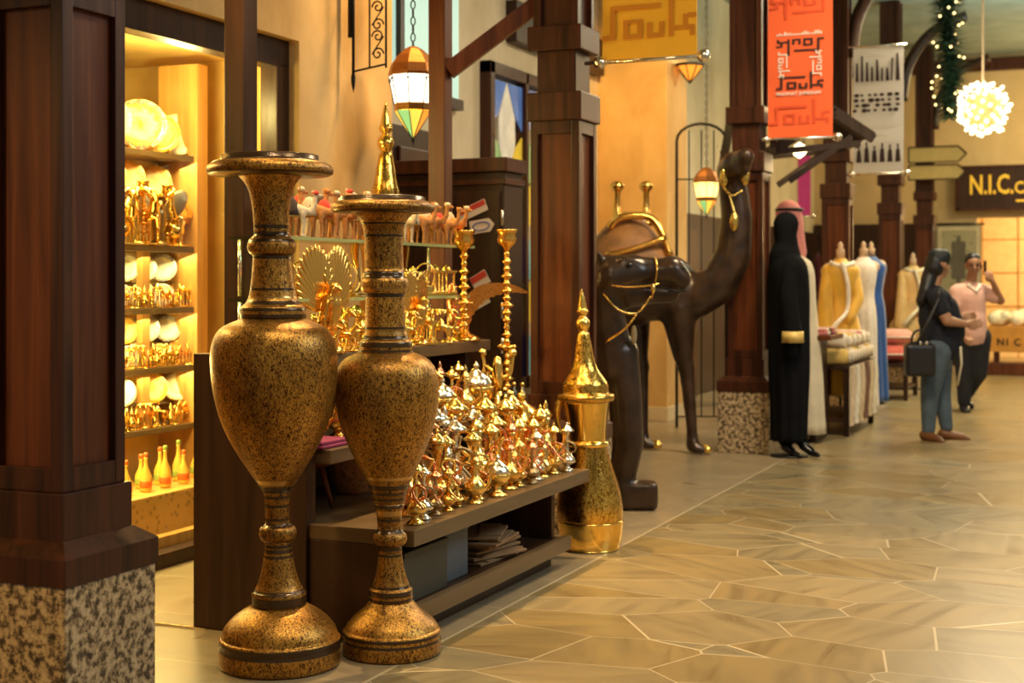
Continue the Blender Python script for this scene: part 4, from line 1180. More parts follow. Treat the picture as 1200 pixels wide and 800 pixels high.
# sand bottles at the bottom of the window
SB = [plain('amber_sand', (0.85, 0.50, 0.08), .3, 0, .2), plain('red_sand', (0.80, 0.16, 0.03), .3, 0, .2), plain('green_sand', (0.30, 0.40, 0.08), .3, 0, .2)]
single('display_plinth', MB().box6(-.20, .22, -1.0, 1.0, 0, .20, .01), metal_mat('speckled_amber_stone', (0.62, 0.36, 0.10), .35, .3, 25, .1, 0), 'low speckled stone plinth under the sand bottles', 'plinth', (-4.58, 5.5, .1001))
for i in range(16):
    y = 5.20 + i * .078
    tall = (.15, .19, .17)[i % 3]
    t = thing('sand_bottle', 'coloured sand bottle, %s from the left at the window bottom' % ORD[i], 'bottle', (-4.47 - .09 * (i % 2), y, .302), 0, 'sand bottles at the bottom of the shop window')
    part('glass_body', MB().lathe([(.024, 0), (.030, .01), (.030, tall * .45), (.011, tall * .72), (.009, tall * .95), (.012, tall)], segs=16), SB[0], t)
    part('sand_layer', MB().lathe([(.0305, .02), (.0315, .03), (.0315, .05), (.0305, .055)], segs=16), SB[1 + (i % 2)], t)
    part('cork', MB().lathe([(.009, tall), (.012, tall + .004), (.012, tall + .02), (.008, tall + .024)], segs=10), SB[2] if i % 3 == 1 else SB[1], t)
# ================================================================== KIOSK, LANTERNS, IRONWORK
kx, ky = -3.54, y_on_x(590, -3.54)
t = thing('wooden_cabinet', 'tall dark wooden cabinet with stickers behind the candlesticks', 'cabinet', (kx - .40, ky + .16, 0))
part('carcass', MB().box6(-.40, .40, -.15, .15, 0, 2.04, .006), WOOD_DK, t)
part('cornice', MB().box6(-.43, .43, -.18, .18, 2.04, 2.13, .008).box6(-.415, .415, -.165, .165, 1.96, 2.0, .006), WOOD, t)
part('door', MB().box6(-.38, -.005, -.17, -.15, .1, 1.92, .006), WOOD_DK, t)
part('door', MB().box6(.005, .38, -.17, -.15, .1, 1.92, .006), WOOD_DK, t)
for z in (.9, 1.12, 1.7): part('hinge', MB().cyl((.395, -.17, z), (.395, -.17, z + .10), .010, segs=8), SILVER, t)
ST_W = plain('white_sticker', (0.78, 0.72, 0.66), .5, 0, .04); ST_R = plain('red_sticker', (0.62, 0.06, 0.05), .5, 0, .05); ST_B = plain('blue_print', (0.08, 0.14, 0.55), .5, 0, .05)
def sticker(xx, zz, w_, h_, rot, top, lab, shape='r'):
    Mt = Matrix.Translation((kx + xx, ky - .024, zz)) @ Matrix.Rotation(R(rot), 4, 'Y')
    t = thing('sticker', lab, 'sticker', (0, 0, 0), 0, 'stickers on the wooden cabinet')
    pts = [(-w_ / 2, -h_ / 2), (w_ / 2, -h_ / 2), (w_ / 2, h_ / 2), (-w_ / 2, h_ / 2)] if shape == 'r' else [(-w_ / 2, -h_ / 2), (w_ * .3, -h_ / 2), (w_ / 2, 0), (w_ * .3, h_ / 2), (-w_ / 2, h_ / 2)]
    t.matrix_world = Mt
    part('paper', MB().prism(pts, .003), ST_W, t)
    if top == 'red': part('red_band', MB().prism([(-w_ * .48, 0), (w_ * .48, 0), (w_ * .48, h_ * .45), (-w_ * .48, h_ * .45)], .002, Matrix.Translation((0, -.0027, 0))), ST_R, t)
    else: part('blue_oval', MB().tube([(w_ * (.34 * math.cos(a) - .04), -.002, h_ * .30 * math.sin(a)) for a in [2 * PI * k / 20 for k in range(21)]], .004, 6), ST_B, t)
sticker(-.20, 1.80, .20, .075, -22, 'red', 'red and white slanted sticker, topmost on the wooden cabinet')
sticker(-.135, 1.70, .17, .085, -8, 'blue', 'white arrow sticker with blue oval on the wooden cabinet', 'a')
sticker(-.15, 1.36, .12, .09, -30, 'red', 'middle sticker seen through the curve of the copper wing')
sticker(-.16, 1.23, .14, .09, -28, 'red', 'lowest red and white sticker on the wooden cabinet')
single('shop_bag', blob([((0, 0, .10), .12, (.05, 0, .42), .11), ((.05, 0, .42), .10, (.12, 0, .60), .05)], voxel=.02), plain('rust_sacking', (0.36, 0.17, 0.08), .9, 0, .3, 9, .4), 'rust coloured cloth bundle between stand and column', 'bundle', (-3.38, 7.32, .0))
# hanging lantern with coloured panes
def lantern(name, lab, x, y, zc, s, pane_hi):
    t = thing(name, lab, 'lantern', (x, y, zc), .26, None, s)
    def ring6(r, z, rot=0): return [Vector((r * math.cos(PI / 4 * j + rot), r * math.sin(PI / 4 * j + rot), z)) for j in range(8)]
    m = MB().rings([ring6(.02, .27), ring6(.05, .255), ring6(.09, .22), ring6(.125, .17), ring6(.14, .12), ring6(.135, .105)], smooth=False)
    part('domed_top', m, metal_mat('lantern_copper', (0.42, 0.19, 0.07), .48, .5, 60), t)
    part('upper_panes', MB().rings([ring6(.134, .105), ring6(.102, -.045)], smooth=False, cap=False), pane_hi, t, label='glowing white panes')
    part('belt', MB().rings([ring6(.105, -.045), ring6(.110, -.05), ring6(.102, -.085), ring6(.098, -.088)], smooth=False, cap=False), metal_mat('lantern_belt', (0.45, 0.25, 0.08), .4, .4, 60), t)
    cols = [P_YEL, P_GRN, P_YEL, P_OR, P_YEL, P_GRN, P_YEL, P_OR]
    a, b_ = ring6(.102, -.088), ring6(.006, -.235)
    for j in range(8):
        m = MB(); vs = [m.bm.verts.new(p) for p in (a[j], a[(j + 1) % 8], b_[(j + 1) % 8], b_[j])]; m._f(vs)
        part('lower_pane', m, cols[j], t)
    m = MB()
    u, l = ring6(.137, .105), ring6(.105, -.045)
    for j in range(8):
        m.tube([u[j], l[j]], .0035, 5).tube([a[j], b_[j]], .003, 5)
        mid = (u[j] + u[(j + 1) % 8]) / 2; dn = Vector((0, 0, -.04))
        m.tube([u[j] + dn * .6, (u[j] * .6 + mid * .4) + dn * .25, mid + dn * 1.1, (u[(j + 1) % 8] * .6 + mid * .4) + dn * .25, u[(j + 1) % 8] + dn * .6], .003, 5)
    part('leading', m, IRON, t)
    part('finial', MB().lathe([(.008, -.23), (.012, -.245), (.004, -.26), (.001, -.28)], segs=10), IRON, t)
    m = MB()
    for k in range(int((4.99 - zc) / s / .045) - 6):
        z = .275 + k * .045
        m.tube([(.012 * math.cos(a_) * (k % 2), .012 * math.cos(a_) * ((k + 1) % 2), z + .024 * math.sin(a_)) for a_ in [2 * PI * q / 10 for q in range(11)]], .004, 5)
    part('chain', m, IRON, t)
    point_light('lantern_glow', (x, y, zc + .03), 14 * s * s, (1.0, 0.85, 0.6), .05)
    return t
P_HI = emission_mat('bright_lantern_glass', (1.0, 0.93, 0.70), 2.6); P_YEL = emission_mat('yellow_lantern_glass', (0.95, 0.62, 0.08), 1.0)
P_GRN = emission_mat('green_lantern_glass', (0.28, 0.62, 0.22), .8); P_OR = emission_mat('orange_lantern_glass', (0.90, 0.34, 0.04), .8)
P_AMB = emission_mat('amber_lantern_glass', (1.0, 0.62, 0.15), 3.0)
lx, ly = at_d(484, 8.3)
lantern('hanging_lantern', 'eight sided hanging lantern with green and yellow panes by the slender post', lx, ly, z_at(112, 8.3), 1.06, P_HI)
# wrought iron hanging bracket on the wall
def scroll(cx_, cz, r, s, turns=1.3, n=20):
    return [(cx_ + s * r * (1 - k / n * .8) * math.cos(2 * PI * turns * k / n), 0, cz + r * (1 - k / n * .8) * math.sin(2 * PI * turns * k / n)) for k in range(n + 1)]
def iron_bracket(lab, x, y, z, w_, h_, rz=0):
    t = thing('iron_bracket', lab, 'wall bracket', (x, y, z), rz)
    m = MB()
    m.tube([(0, 0, 0), (0, 0, h_)], .010, 6).tube([(w_ * .5, 0, .04), (w_ * .5, 0, h_)], .006, 6).tube([(w_, 0, .04), (w_, 0, h_)], .007, 6)
    m.tube([(0, 0, .03), (w_, 0, .06)], .006, 6).tube([(0, 0, h_ * .66), (w_, 0, h_ * .66)], .006, 6)
    m.lathe([(.001, -.09), (.012, -.04), (.014, 0), (.008, .02)], segs=8)
    m.cyl((-.02, 0, h_ * .3), (-.02, 0, h_ * .9), .014, segs=8)
    part('frame', m, IRON, t)
    for k in range(3):
        zc = .10 + k * h_ * .22
        m = MB().tube(scroll(w_ * .75, zc + .02, w_ * .18, 1), .005, 5).tube(scroll(w_ * .75, zc + .12, w_ * .18, -1), .005, 5).tube([(w_ * .57, 0, zc + .02), (w_ * .93, 0, zc + .12)], .004, 5)
        part('scroll', m, IRON, t)
bd = depth(-4.0, y_on_x(414, -4.0))
iron_bracket('black wrought iron bracket with scrolls on the ochre wall', -4.0, y_on_x(414, -4.0), z_at(90, bd), .21, .75)
# arched iron frame with a lit lantern behind the big camel
ax, ay = at_d(793, 13.2)
t = thing('arched_iron_frame', 'arched wrought iron frame standing behind the large camel', 'iron frame', (ax, ay, 0), YAW)
m = MB()
wd, hz = .46, z_at(165, 13.2)
m.tube([(0, 0, 0), (0, 0, hz)] + [(wd / 2 - wd / 2 * math.cos(a), 0, hz + .16 * math.sin(a)) for a in [PI * k / 10 for k in range(1, 10)]] + [(wd, 0, hz), (wd, 0, 0)], .014, 7)
part('outer_frame', m, IRON, t)
m = MB()
for k in (1, 2, 3): m.tube([(wd * k / 4, 0, .1), (wd * k / 4, 0, hz + .10)], .007, 6)
for z in (.1, 1.3, 2.3): m.tube([(0, 0, z), (wd, 0, z)], .007, 6)
part('bars', m, IRON, t)
part('lantern_arm', MB().bar((wd * .92, 0, z_at(198, 13.2)), (wd * 1.02 + .02, -.02, z_at(146, 13.2)), .07, .07), IRON, t)
lx, ly = at_d(828, 12.7)
lantern('amber_lantern', 'small amber lit lantern hanging beside the large camel head', lx, ly, z_at(226, 12.7), .85, P_AMB)
lx, ly = at_d(798, 12.3)
t = thing('wall_sconce', 'small pointed leaded sconce glowing on the pale pier under the yellow banner', 'wall lamp', (-3.97, y_on_x(797, -3.97), z_at(78, depth(-3.97, y_on_x(797, -3.97)))))
part('bowl', MB().lathe([(.002, -.16), (.06, -.10), (.13, -.01), (.14, .0), (.12, .0), (.05, -.08)], segs=8, smooth=False, c=(.10, 0, 0)), P_OR, t)
part('rim', MB().lathe([(.14, -.005), (.15, 0), (.15, .02), (.14, .02)], segs=8, smooth=False, c=(.10, 0, 0)), IRON, t)
m = MB()
for j in range(8):
    a = 2 * PI * j / 8
    m.tube([(.10 + .141 * math.cos(a), .141 * math.sin(a), 0), (.10 + .062 * math.cos(a), .062 * math.sin(a), -.10), (.10, 0, -.17)], .006, 5)
part('leading', m, IRON, t)
point_light('sconce_glow', (-3.80, y_on_x(797, -3.97), z_at(60, 13)), 12, (1.0, .8, .5), .06)

# ================================================================== BANNERS
YB = plain('yellow_orange_cloth', (0.98, 0.50, 0.03), .7, 0, .05, 3); YBD = plain('ochre_print', (0.66, 0.24, 0.01), .7, 0, .05)
RB = plain('orange_red_cloth', (0.90, 0.13, 0.03), .7, 0, .05, 3); RBD = plain('darker_red_print', (0.72, 0.08, 0.02), .7, 0, .05)
BK = plain('black_print', (0.03, 0.012, 0.01), .7, 0, .1); WH = plain('white_print', (0.88, 0.74, 0.62), .7, 0, .04); WB = plain('white_banner_cloth', (0.72, 0.70, 0.66), .7, 0, .04, 3)
PK = plain('pink_cloth', (0.72, 0.06, 0.32), .7, 0, .05)
def rects(rs, th, M):
    m = MB()   # the union of the rectangles, cut into cells that never lie on top of each other
    xs_ = sorted({round(v, 5) for r in rs for v in (r[0], r[2])}); zs_ = sorted({round(v, 5) for r in rs for v in (r[1], r[3])})
    for i in range(len(xs_) - 1):
        for j in range(len(zs_) - 1):
            cx__, cz__ = (xs_[i] + xs_[i + 1]) / 2, (zs_[j] + zs_[j + 1]) / 2
            if any(r[0] < cx__ < r[2] and r[1] < cz__ < r[3] for r in rs):
                m.prism([(xs_[i], zs_[j]), (xs_[i + 1], zs_[j]), (xs_[i + 1], zs_[j + 1]), (xs_[i], zs_[j + 1])], th, M)
    return m
# the square-lettered word Souk on a 100 x 50 grid (z upward)
SOUK = [(0, 4, 14, 9), (9, 4, 14, 38), (9, 34, 62, 39), (23, 4, 28, 24), (23, 4, 43, 9), (38, 4, 43, 24), (23, 20, 43, 24), (48, 4, 53, 20), (48, 4, 66, 9), (61, 4, 66, 20), (71, 4, 76, 50), (71, 10, 98, 15), (86, 10, 91, 26), (91, 22, 100, 27), (93, 4, 98, 12)]
def banner(name, lab, x0, y, z0, z1, w_, cloth, prints):
    t = thing(name, lab, 'banner', (x0, y, z0))
    m = MB(); rs = []
    for k in range(9):
        z = (z1 - z0) * k / 8
        wv = .006 * math.sin(k * 1.3)
        rs.append([Vector((0, wv - .002, z)), Vector((w_, -wv - .002, z)), Vector((w_, -wv + .002, z)), Vector((0, wv + .002, z))])
    m.rings(rs, smooth=False)
    part('cloth', m, cloth, t)
    for z in (-.012, z1 - z0 + .012):
        part('rod', MB().cyl((-.10, 0, z), (w_ + .03, 0, z), .011, segs=10), SILVER, t)
    for xx in (-.015, w_ + .035): part('knob', MB().ball((xx, 0, -.012), .036, None, 14, 10), SILVER, t)
    for nm, mat, rs, off in prints:
        part(nm, rects(rs, .002, Matrix.Translation((0, -.0095 - off, 0))), mat, t)
    return t
LETS = (SOUK[0:3], SOUK[3:7], SOUK[7:10], SOUK[10:])
def fit(rs, x, z, sx, sz=None, rot=0):
    sz = sz or sx; out = []
    for a, b_, c_, d_ in rs:
        p = [(a - 50, b_ - 25), (c_ - 50, d_ - 25)]
        q = []
        for u, v in p:
            for _ in range(rot): u, v = -v, u
            q.append((x + u * sx, z + v * sz))
        out.append((min(q[0][0], q[1][0]), min(q[0][1], q[1][1]), max(q[0][0], q[1][0]), max(q[0][1], q[1][1])))
    return out
X0 = on_y(706, 7.25)[0]; W = on_y(817, 7.25)[0] - X0
zb = z_at(67, on_y(760, 7.25)[1])
banner('hanging_banner', 'yellow orange banner with square lettering hung beside the near column', X0, 7.25, zb, zb + 1.35, W, YB, [('letter', YBD, fit(L_, W * .5, .21, W / 100, .0052), 0) for L_ in LETS])
X0 = on_y(900, 11.1)[0]; W = on_y(976, 11.1)[0] - X0
zb = z_at(160, on_y(940, 11.1)[1]); ppm = FPX / on_y(940, 11.1)[1]
def zz(py): return (160 - py) / ppm
s1 = W * .74 / 100
cx_, cz_ = W * .5, zz(75)
prints = []
for L_ in LETS:
    prints += [('black_letter', BK, fit(L_, cx_, zz(95), s1, s1 * .75), 0), ('black_letter', BK, fit(L_, cx_, zz(54), s1, s1 * .75, 2), 0),
               ('white_letter', WH, fit(L_, cx_ - W * .25, cz_, s1 * .55, s1 * .55, 3), .001), ('white_letter', WH, fit(L_, cx_ + W * .25, cz_, s1 * .55, s1 * .55, 1), .001),
               ('dark_red_letter', RBD, fit(L_, cx_, zz(132), W * .92 / 100, W * .92 / 100 * .9), 0), ('dark_red_letter', RBD, fit(L_, cx_, zz(8), W * .92 / 100, W * .92 / 100 * .8, 2), 0)]  # large letters printed in a darker red
rb = banner('hanging_banner', 'orange red banner with black and white square lettering', X0, 11.1, zb, zb + 1.35, W, RB, prints)
me = text_mesh('MADINAT JUMEIRAH', .038, .001)
o = part('small_lettering', me, WH, rb); o.rotation_euler = (R(90), 0, 0); o.location = (W * .13, -.012, zz(111))
m = MB(); r_ = random.Random(4); xx = W * .14
while xx < W * .84:
    hh = r_.choice([.012, .02, .03]); m.prism([(xx, 0), (xx + .014, 0), (xx + .014, hh), (xx, hh)], .002); xx += .02
part('script_line', m, WH, rb, (0, -.011, zz(41)))
# white banner with black drawings
X0 = on_y(1000, 15.0)[0]; W = on_y(1059, 15.0)[0] - X0
zb = z_at(202, on_y(1030, 15)[1]); ppm = FPX / on_y(1030, 15)[1]
def zz(py): return (202 - py) / ppm
wb = banner('hanging_banner', 'white banner with black patterns and tiny figures', X0, 15.0, zb, zz(55) + zb, W, WB, [])
r_ = random.Random(11)
Mf = Matrix.Translation((0, -.0095, 0))
for k in range(9):   # upright strokes at the top
    a = W * (.05 + .1 * k); hh = r_.uniform(.12, .28)
    part('upright_stroke', MB().prism([(a, zz(95)), (a + W * r_.uniform(.03, .085), zz(95)), (a + W * .045, zz(95) + hh), (a + W * .01, zz(95) + hh)], .002, Mf), BK, wb)
for row_ in range(4):
    for k in range(7):  # blots in the middle
        a = W * (.06 + .135 * k + r_.uniform(-.03, .03)); z = zz(111 + row_ * 6); q = r_.uniform(.013, .024)
        part('blot', MB().prism([(a + q * math.cos(2 * PI * j / 7) * 1.4, z + q * math.sin(2 * PI * j / 7)) for j in range(7)], .002, Mf), BK, wb)
for k in range(6):   # figures at the foot
    a = W * (.06 + .155 * k); z = zz(190); h_ = r_.uniform(.16, .24)
    part('small_figure', MB().prism([(a, z), (a + W * .11, z), (a + W * .09, z + h_ * .7), (a + W * .07, z + h_ * .75), (a + W * .075, z + h_), (a + W * .035, z + h_), (a + W * .04, z + h_ * .75), (a + W * .015, z + h_ * .65)], .002, Mf), BK, wb)
X0 = on_y(935, 19.5)[0]; W = on_y(950, 19.5)[0] - X0; d_ = on_y(942, 19.5)[1]
nb_ = banner('narrow_banner', 'narrow pink banner far down the lane between two columns', X0, 19.5, z_at(252, d_), z_at(180, d_), W, PK, [])
part('hanging_cord', MB().cyl((W / 2, 0, z_at(180, d_) - z_at(252, d_)), (W / 2, 0, 4.995 - z_at(252, d_)), .006, segs=6), IRON, nb_)
# small gabled roof boards behind the red banner
RF = wood_mat('weathered_board', (0.03, 0.018, 0.012), (0.07, 0.045, 0.03), .7)
ax, ay = at_d(978, 11.75)
t = thing('gabled_canopy', 'small dark gabled market canopy behind the orange red banner', 'canopy', (ax, ay, z_at(128, 11.75)), YAW)
def cpt(px, py, yy=0): return ((px - 978) / FPX * 11.75, yy, (128 - py) / FPX * 11.75)
for y_ in (0, .5):
    part('rafter', MB().bar(cpt(978, 132, y_), cpt(1024, 163, y_), .05, .07).bar(cpt(978, 132, y_), cpt(905, 178, y_), .05, .07), RF, t)
    part('tie_beam', MB().bar(cpt(905, 178, y_), cpt(1008, 168, y_), .045, .05).bar(cpt(925, 212, y_), cpt(998, 160, y_), .04, .05), RF, t)
m = MB()
for a, b_ in (((978, 128), (1026, 160)), ((978, 128), (903, 176))):
    A = Vector(cpt(*a)); B = Vector(cpt(*b_))
    m.rings([[A + Vector((0, 0, .01)), A + Vector((0, .55, .01)), A + Vector((0, .55, .035)), A + Vector((0, 0, .035))], [B + Vector((0, 0, .01)), B + Vector((0, .55, .01)), B + Vector((0, .55, .035)), B + Vector((0, 0, .035))]], smooth=False)
part('roof_boards', m, RF, t)
part('wall_bracket', MB().bar(cpt(910, 176, .2), cpt(893, 176, -.5), .05, .06), RF, t)
hx, hy = at_d(937, 12.0)
t = thing('star_light', 'small bright star shaped lamp under the gabled canopy', 'light', (hx, hy, z_at(176, 12.0)))
part('star', MB().ball((0, 0, 0), (.03, .03, .07), None, 8, 6).ball((0, 0, 0), (.08, .03, .03), None, 8, 6).ball((0, 0, 0), (.06, .03, .06), Matrix.Rotation(R(45), 4, 'Y'), 8, 6), emission_mat('warm_star_glow', (1.0, .82, .45), 5), t)
part('cord', MB().tube([(0, 0, .05), (0, 0, .35)], .005, 5), IRON, t)
point_light('star_glow', (hx, hy, z_at(176, 12) - .15), 2, (1.0, .72, .38), .08)

# ================================================================== CAMEL STATUES (local x runs to the right of the view, y away)
def toboggan(): pass
dB = 11.3; kB = dB / FPX
cx0, cy0 = at_d(735, dB)
t = thing('camel_statue', 'large dark bronze camel statue with saddle and head held high', 'camel statue', (cx0, cy0, 0), YAW)
def q(px, py, yy=0.0): return Vector(((px - 735) * kB, yy, CAM_H + (330 - py) * kB))
S = [(q(675, 335, .05), .27, q(735, 335, 0), .31), (q(735, 335, 0), .31, q(778, 336, -.05), .27), (q(735, 295), .22, q(742, 268), .13), (q(720, 290), .18, q(735, 265), .12),
     (q(782, 338, -.06), .22, q(812, 348, -.12), .165), (q(812, 348, -.12), .175, q(838, 334, -.16), .16), (q(838, 334, -.16), .16, q(855, 300, -.19), .145), (q(855, 300, -.19), .145, q(859, 255, -.2), .125),
     (q(859, 255, -.2), .125, q(854, 215, -.2), .115), (q(853, 203, -.20), .125, q(855, 196, -.34), .105), (q(856, 196, -.36), .09, q(861, 190, -.55), .068), (q(857, 204, -.34), .075, q(861, 203, -.52), .045),
     (q(845, 190, -.17), .03, q(838, 172, -.15), .012), (q(864, 188, -.16), .03, q(869, 176, -.13), .012)]
for px, yy, bx in ((796, -.14, 806), (748, .16, 753), (690, -.12, 686), (655, .16, 650)):
    S += [(q(px - 4, 360, yy), .15, q(px + 2, 415, yy), .085), (q(px + 2, 415, yy), .075, q(px + 6, 432, yy), .07), (q(px + 6, 432, yy), .062, q(bx + 3, 508, yy), .045),
          (Vector(((bx + 3 - 735) * kB, yy, .14)), .05, Vector(((bx + 3 - 735) * kB, yy, .06)), .055)]
Bt = []
for bx, yy in ((810, -.14), (757, .16), (690, -.12), (654, .16)):
    for s in (-1, 1): S.append((Vector(((bx - 735) * kB, yy + s * .035, .05)), .045, Vector(((bx + 12 - 735) * kB, yy + s * .055, .035)), .032))
part('body', blob(S, voxel=.024, smooth=5), BRONZE, t)
for bx, yy in ((810, -.14), (757, .16)):
    for s in (-1, 1): part('gold_hoof', MB().ball(Vector(((bx + 15 - 735) * kB, yy + s * .058, .04)), (.04, .03, .03), None, 10, 8), POT_PLAIN, t)
SADC = plain('ochre_saddle_cloth', (0.24, 0.10, 0.022), .6, 0, .3, 9, .3); SADR = plain('red_gold_fringe', (0.52, 0.22, 0.04), .5, .3, .4, 30, .4)
m = MB()
rs = []
for k in range(13):
    a = PI * (-.08 + 1.16 * k / 12)
    rs.append((math.cos(a), math.sin(a)))
g = []
for i, (px, hw, top) in enumerate(((688, .20, 296), (700, .25, 280), (715, .27, 262), (735, .26, 252), (755, .27, 262), (772, .28, 282), (790, .26, 304))):
    c_ = q(px, 0); z0_ = CAM_H + (330 - 322) * kB; zt = CAM_H + (330 - top) * kB
    outer = [Vector((c_.x, -(hw + .08) * cc, z0_ + (zt - z0_ + .03) * max(ss, -.2))) for cc, ss in rs]
    inner = [Vector((c_.x, -(hw + .05) * cc, z0_ + (zt - z0_) * max(ss, -.2))) for cc, ss in reversed(rs)]
    g.append(outer + inner)
m.rings(g)
part('saddle_cloth', m, SADC, t)
m = MB()
for k in range(11):
    p = q(690 + k * 10, 318, -.365 + .01 * (k % 2)); m.ball(p, (.028, .014, .05), None, 8, 6)
part('tassel_fringe', m, SADR, t)
for px in (723, 757):
    mm = MB().lathe([(.055, 0), (.06, .03), (.03, .07), (.026, .26), (.035, .28), (.055, .30), (.06, .33), (.03, .35), (.002, .36)], segs=14, c=q(px, 262) - Vector((0, 0, .02)))
    part('saddle_horn', mm, BRASS_OR, t, label='gold turned saddle horn')
part('saddle_frame', MB().tube(smooth_path([q(712, 268, -.20), q(725, 256, -.22), q(757, 256, -.22), q(772, 275, -.26), q(780, 300, -.30)], 4), .03, 8).tube(smooth_path([q(706, 300, -.33), q(740, 292, -.34), q(775, 280, -.32)], 4), .022, 6), BRASS_OR, t)
part('rope', MB().tube(smooth_path([q(841, 222, -.32), q(850, 232, -.34), q(862, 226, -.34)], 4), .012, 6).tube(smooth_path([q(846, 226, -.33), q(852, 250, -.36), q(853, 262, -.36)], 4), .009, 6), BRASS, t)
for px, py, yy in ((841, 212, -.33), (865, 210, -.33), (852, 262, -.37)):
    part('gold_tassel', MB().ball(q(px, py, yy), (.035, .02, .075), None, 10, 8), POT_PLAIN, t)
for px in (700, 725): part('breast_bell', MB().ball(q(px + 55, 347, -.33), (.03, .025, .05), None, 8, 6), BRASS, t)
# the smaller camel whose head shows beside the column
dA = 8.45; kA = dA / FPX
cx0, cy0 = at_d(735, dA)
t = thing('small_camel_statue', 'smaller dark camel statue lowering its head beside the near column', 'camel statue', (cx0, cy0, 0), YAW)
def q(px, py, yy=0.0): return Vector(((px - 735) * kA, yy, CAM_H + (330 - py) * kA))
S = [(q(714, 326), .145, q(742, 320), .115), (q(742, 320), .108, q(772, 318), .082), (q(770, 320), .088, q(786, 318), .092), (q(786, 318), .095, q(794, 326), .085), (q(735, 345), .085, q(765, 345), .055), (q(765, 345), .055, q(786, 345), .052), (q(728, 308, -.07), .04, q(742, 308, -.07), .03),
     (q(704, 340, .02), .14, q(708, 378, .04), .135), (q(708, 378, .04), .135, q(716, 430, .08), .16), (q(704, 430, .2), .20, q(690, 428, .9), .25), (q(690, 428, .9), .25, q(672, 430, 1.45), .22), (q(690, 405, .8), .2, q(688, 385, .85), .1),
     (q(725, 415, .06), .13, q(733, 470, .02), .105), (q(733, 470, .02), .105, q(736, 520, 0), .095), (q(736, 520, 0), .095, q(729, 560, 0), .082), (q(729, 560, 0), .08, q(727, 590, 0), .07),
     (q(704, 310, .06), .035, q(699, 297, .10), .015),
     (q(705, 310, -.05), .035, q(700, 297, -.09), .015)]
Bx = [(Vector((0.055, 0, .085)), (.25, .17, .165))]
for px, yy in ((690, .34), (672, 1.35), (650, 1.55)):
    S += [(q(px, 430, yy), .13, q(px + 2, 500, yy), .075), (q(px + 2, 500, yy), .075, Vector(((px + 2 - 735) * kA, yy, .10)), .065), (Vector(((px + 2 - 735) * kA, yy, .06)), .07, Vector(((px + 18 - 735) * kA, yy, .05)), .055)]
part('body', blob(S, voxel=.014, smooth=3, boxes=Bx), BRONZE, t)
part('mouth_line', MB().tube(smooth_path([q(758, 338, -.083), q(774, 337, -.088), q(790, 341, -.085), q(803, 340, -.04)], 4), .006, 6), IRON, t)
part('nostril', MB().ball(q(798, 314, -.06), (.018, .012, .010), None, 8, 6), IRON, t)
part('halter', MB().tube(smooth_path([q(704, 332, -.12), q(730, 336, -.135), q(762, 334, -.12), q(770, 332, -.10)], 4), .006, 6).tube(smooth_path([q(766, 300, -.03), q(768, 314, -.10), q(765, 336, -.10), q(762, 350, -.06)], 4), .006, 6)
     .tube(smooth_path([q(706, 344, -.12), q(722, 362, -.14), q(745, 366, -.10), q(762, 345, -.07)], 4), .007, 6).tube(smooth_path([q(745, 366, -.12), q(730, 384, -.15), q(708, 400, -.12)], 4), .007, 6), BRASS_OR, t)
part('gold_tassel', MB().ball(q(763, 338, -.115), (.018, .014, .03), None, 8, 6), BRASS, t)
for yy in (-.04, ):
    part('eye', MB().ball(q(735, 311, -.112), (.022, .014, .014), None, 10, 8), plain('black_eye', (.01, .01, .01), .1, 0, 0), t)
part('neck_tassel', MB().ball(q(742, 392, -.06), (.018, .014, .06), None, 8, 6), plain('straw_tassel', (0.40, 0.30, 0.16), .8), t)
# ================================================================== CLOTHES STALL: MANNEQUINS AND TABLES
SKIN = plain('tan_skin', (0.42, 0.21, 0.11), .5, 0, .08); SKIN2 = plain('brown_skin', (0.34, 0.16, 0.08), .5, 0, .08); SKINM = plain('mannequin_skin', (0.62, 0.42, 0.26), .45, 0, .05)
HAIR = plain('black_hair', (0.010, 0.008, 0.008), .45, 0, .3, 30, .3)
CREAM = plain('cream_cloth', (0.72, 0.62, 0.44), .85, 0, .1, 6, .1); WHITEC = plain('white_lace', (0.78, 0.70, 0.60), .85, 0, .12, 40, .3)
YELC = plain('mustard_silk', (0.72, 0.40, 0.03), .5, 0, .15, 6, .1, sheen=.4); BLUC = plain('blue_silk', (0.008, 0.065, 0.26), .45, 0, .12, 4, .1, sheen=.3)
def local(px, d):
    x, y = at_d(px, d)
    k = d / FPX
    return x, y, (lambda ax, ay, yy=0.0: Vector(((ax - px) * k, yy, CAM_H + (330 - ay) * k))), k
def gown(secs, folds=9, amp=.06, seg=48, ph=0.0):
    """secs: (z, cx, rx, ry, fold strength)"""
    m = MB(); rs = []
    P = smooth_path([(s[0], s[1], s[2]) for s in secs], 5); Q = smooth_path([(s[3], s[4], 0) for s in secs], 5)
    for p, q_ in zip(P, Q):
        z, cx_, rx = p; ry, fs, _ = q_
        rs.append([Vector((cx_ + rx * (1 + amp * fs * math.sin(folds * a + ph + z * 1.5)) * math.cos(a), ry * (1 + amp * fs * math.sin(folds * a + ph + z * 1.5)) * math.sin(a), z)) for a in [2 * PI * j / seg for j in range(seg)]])
    return m.rings(rs)
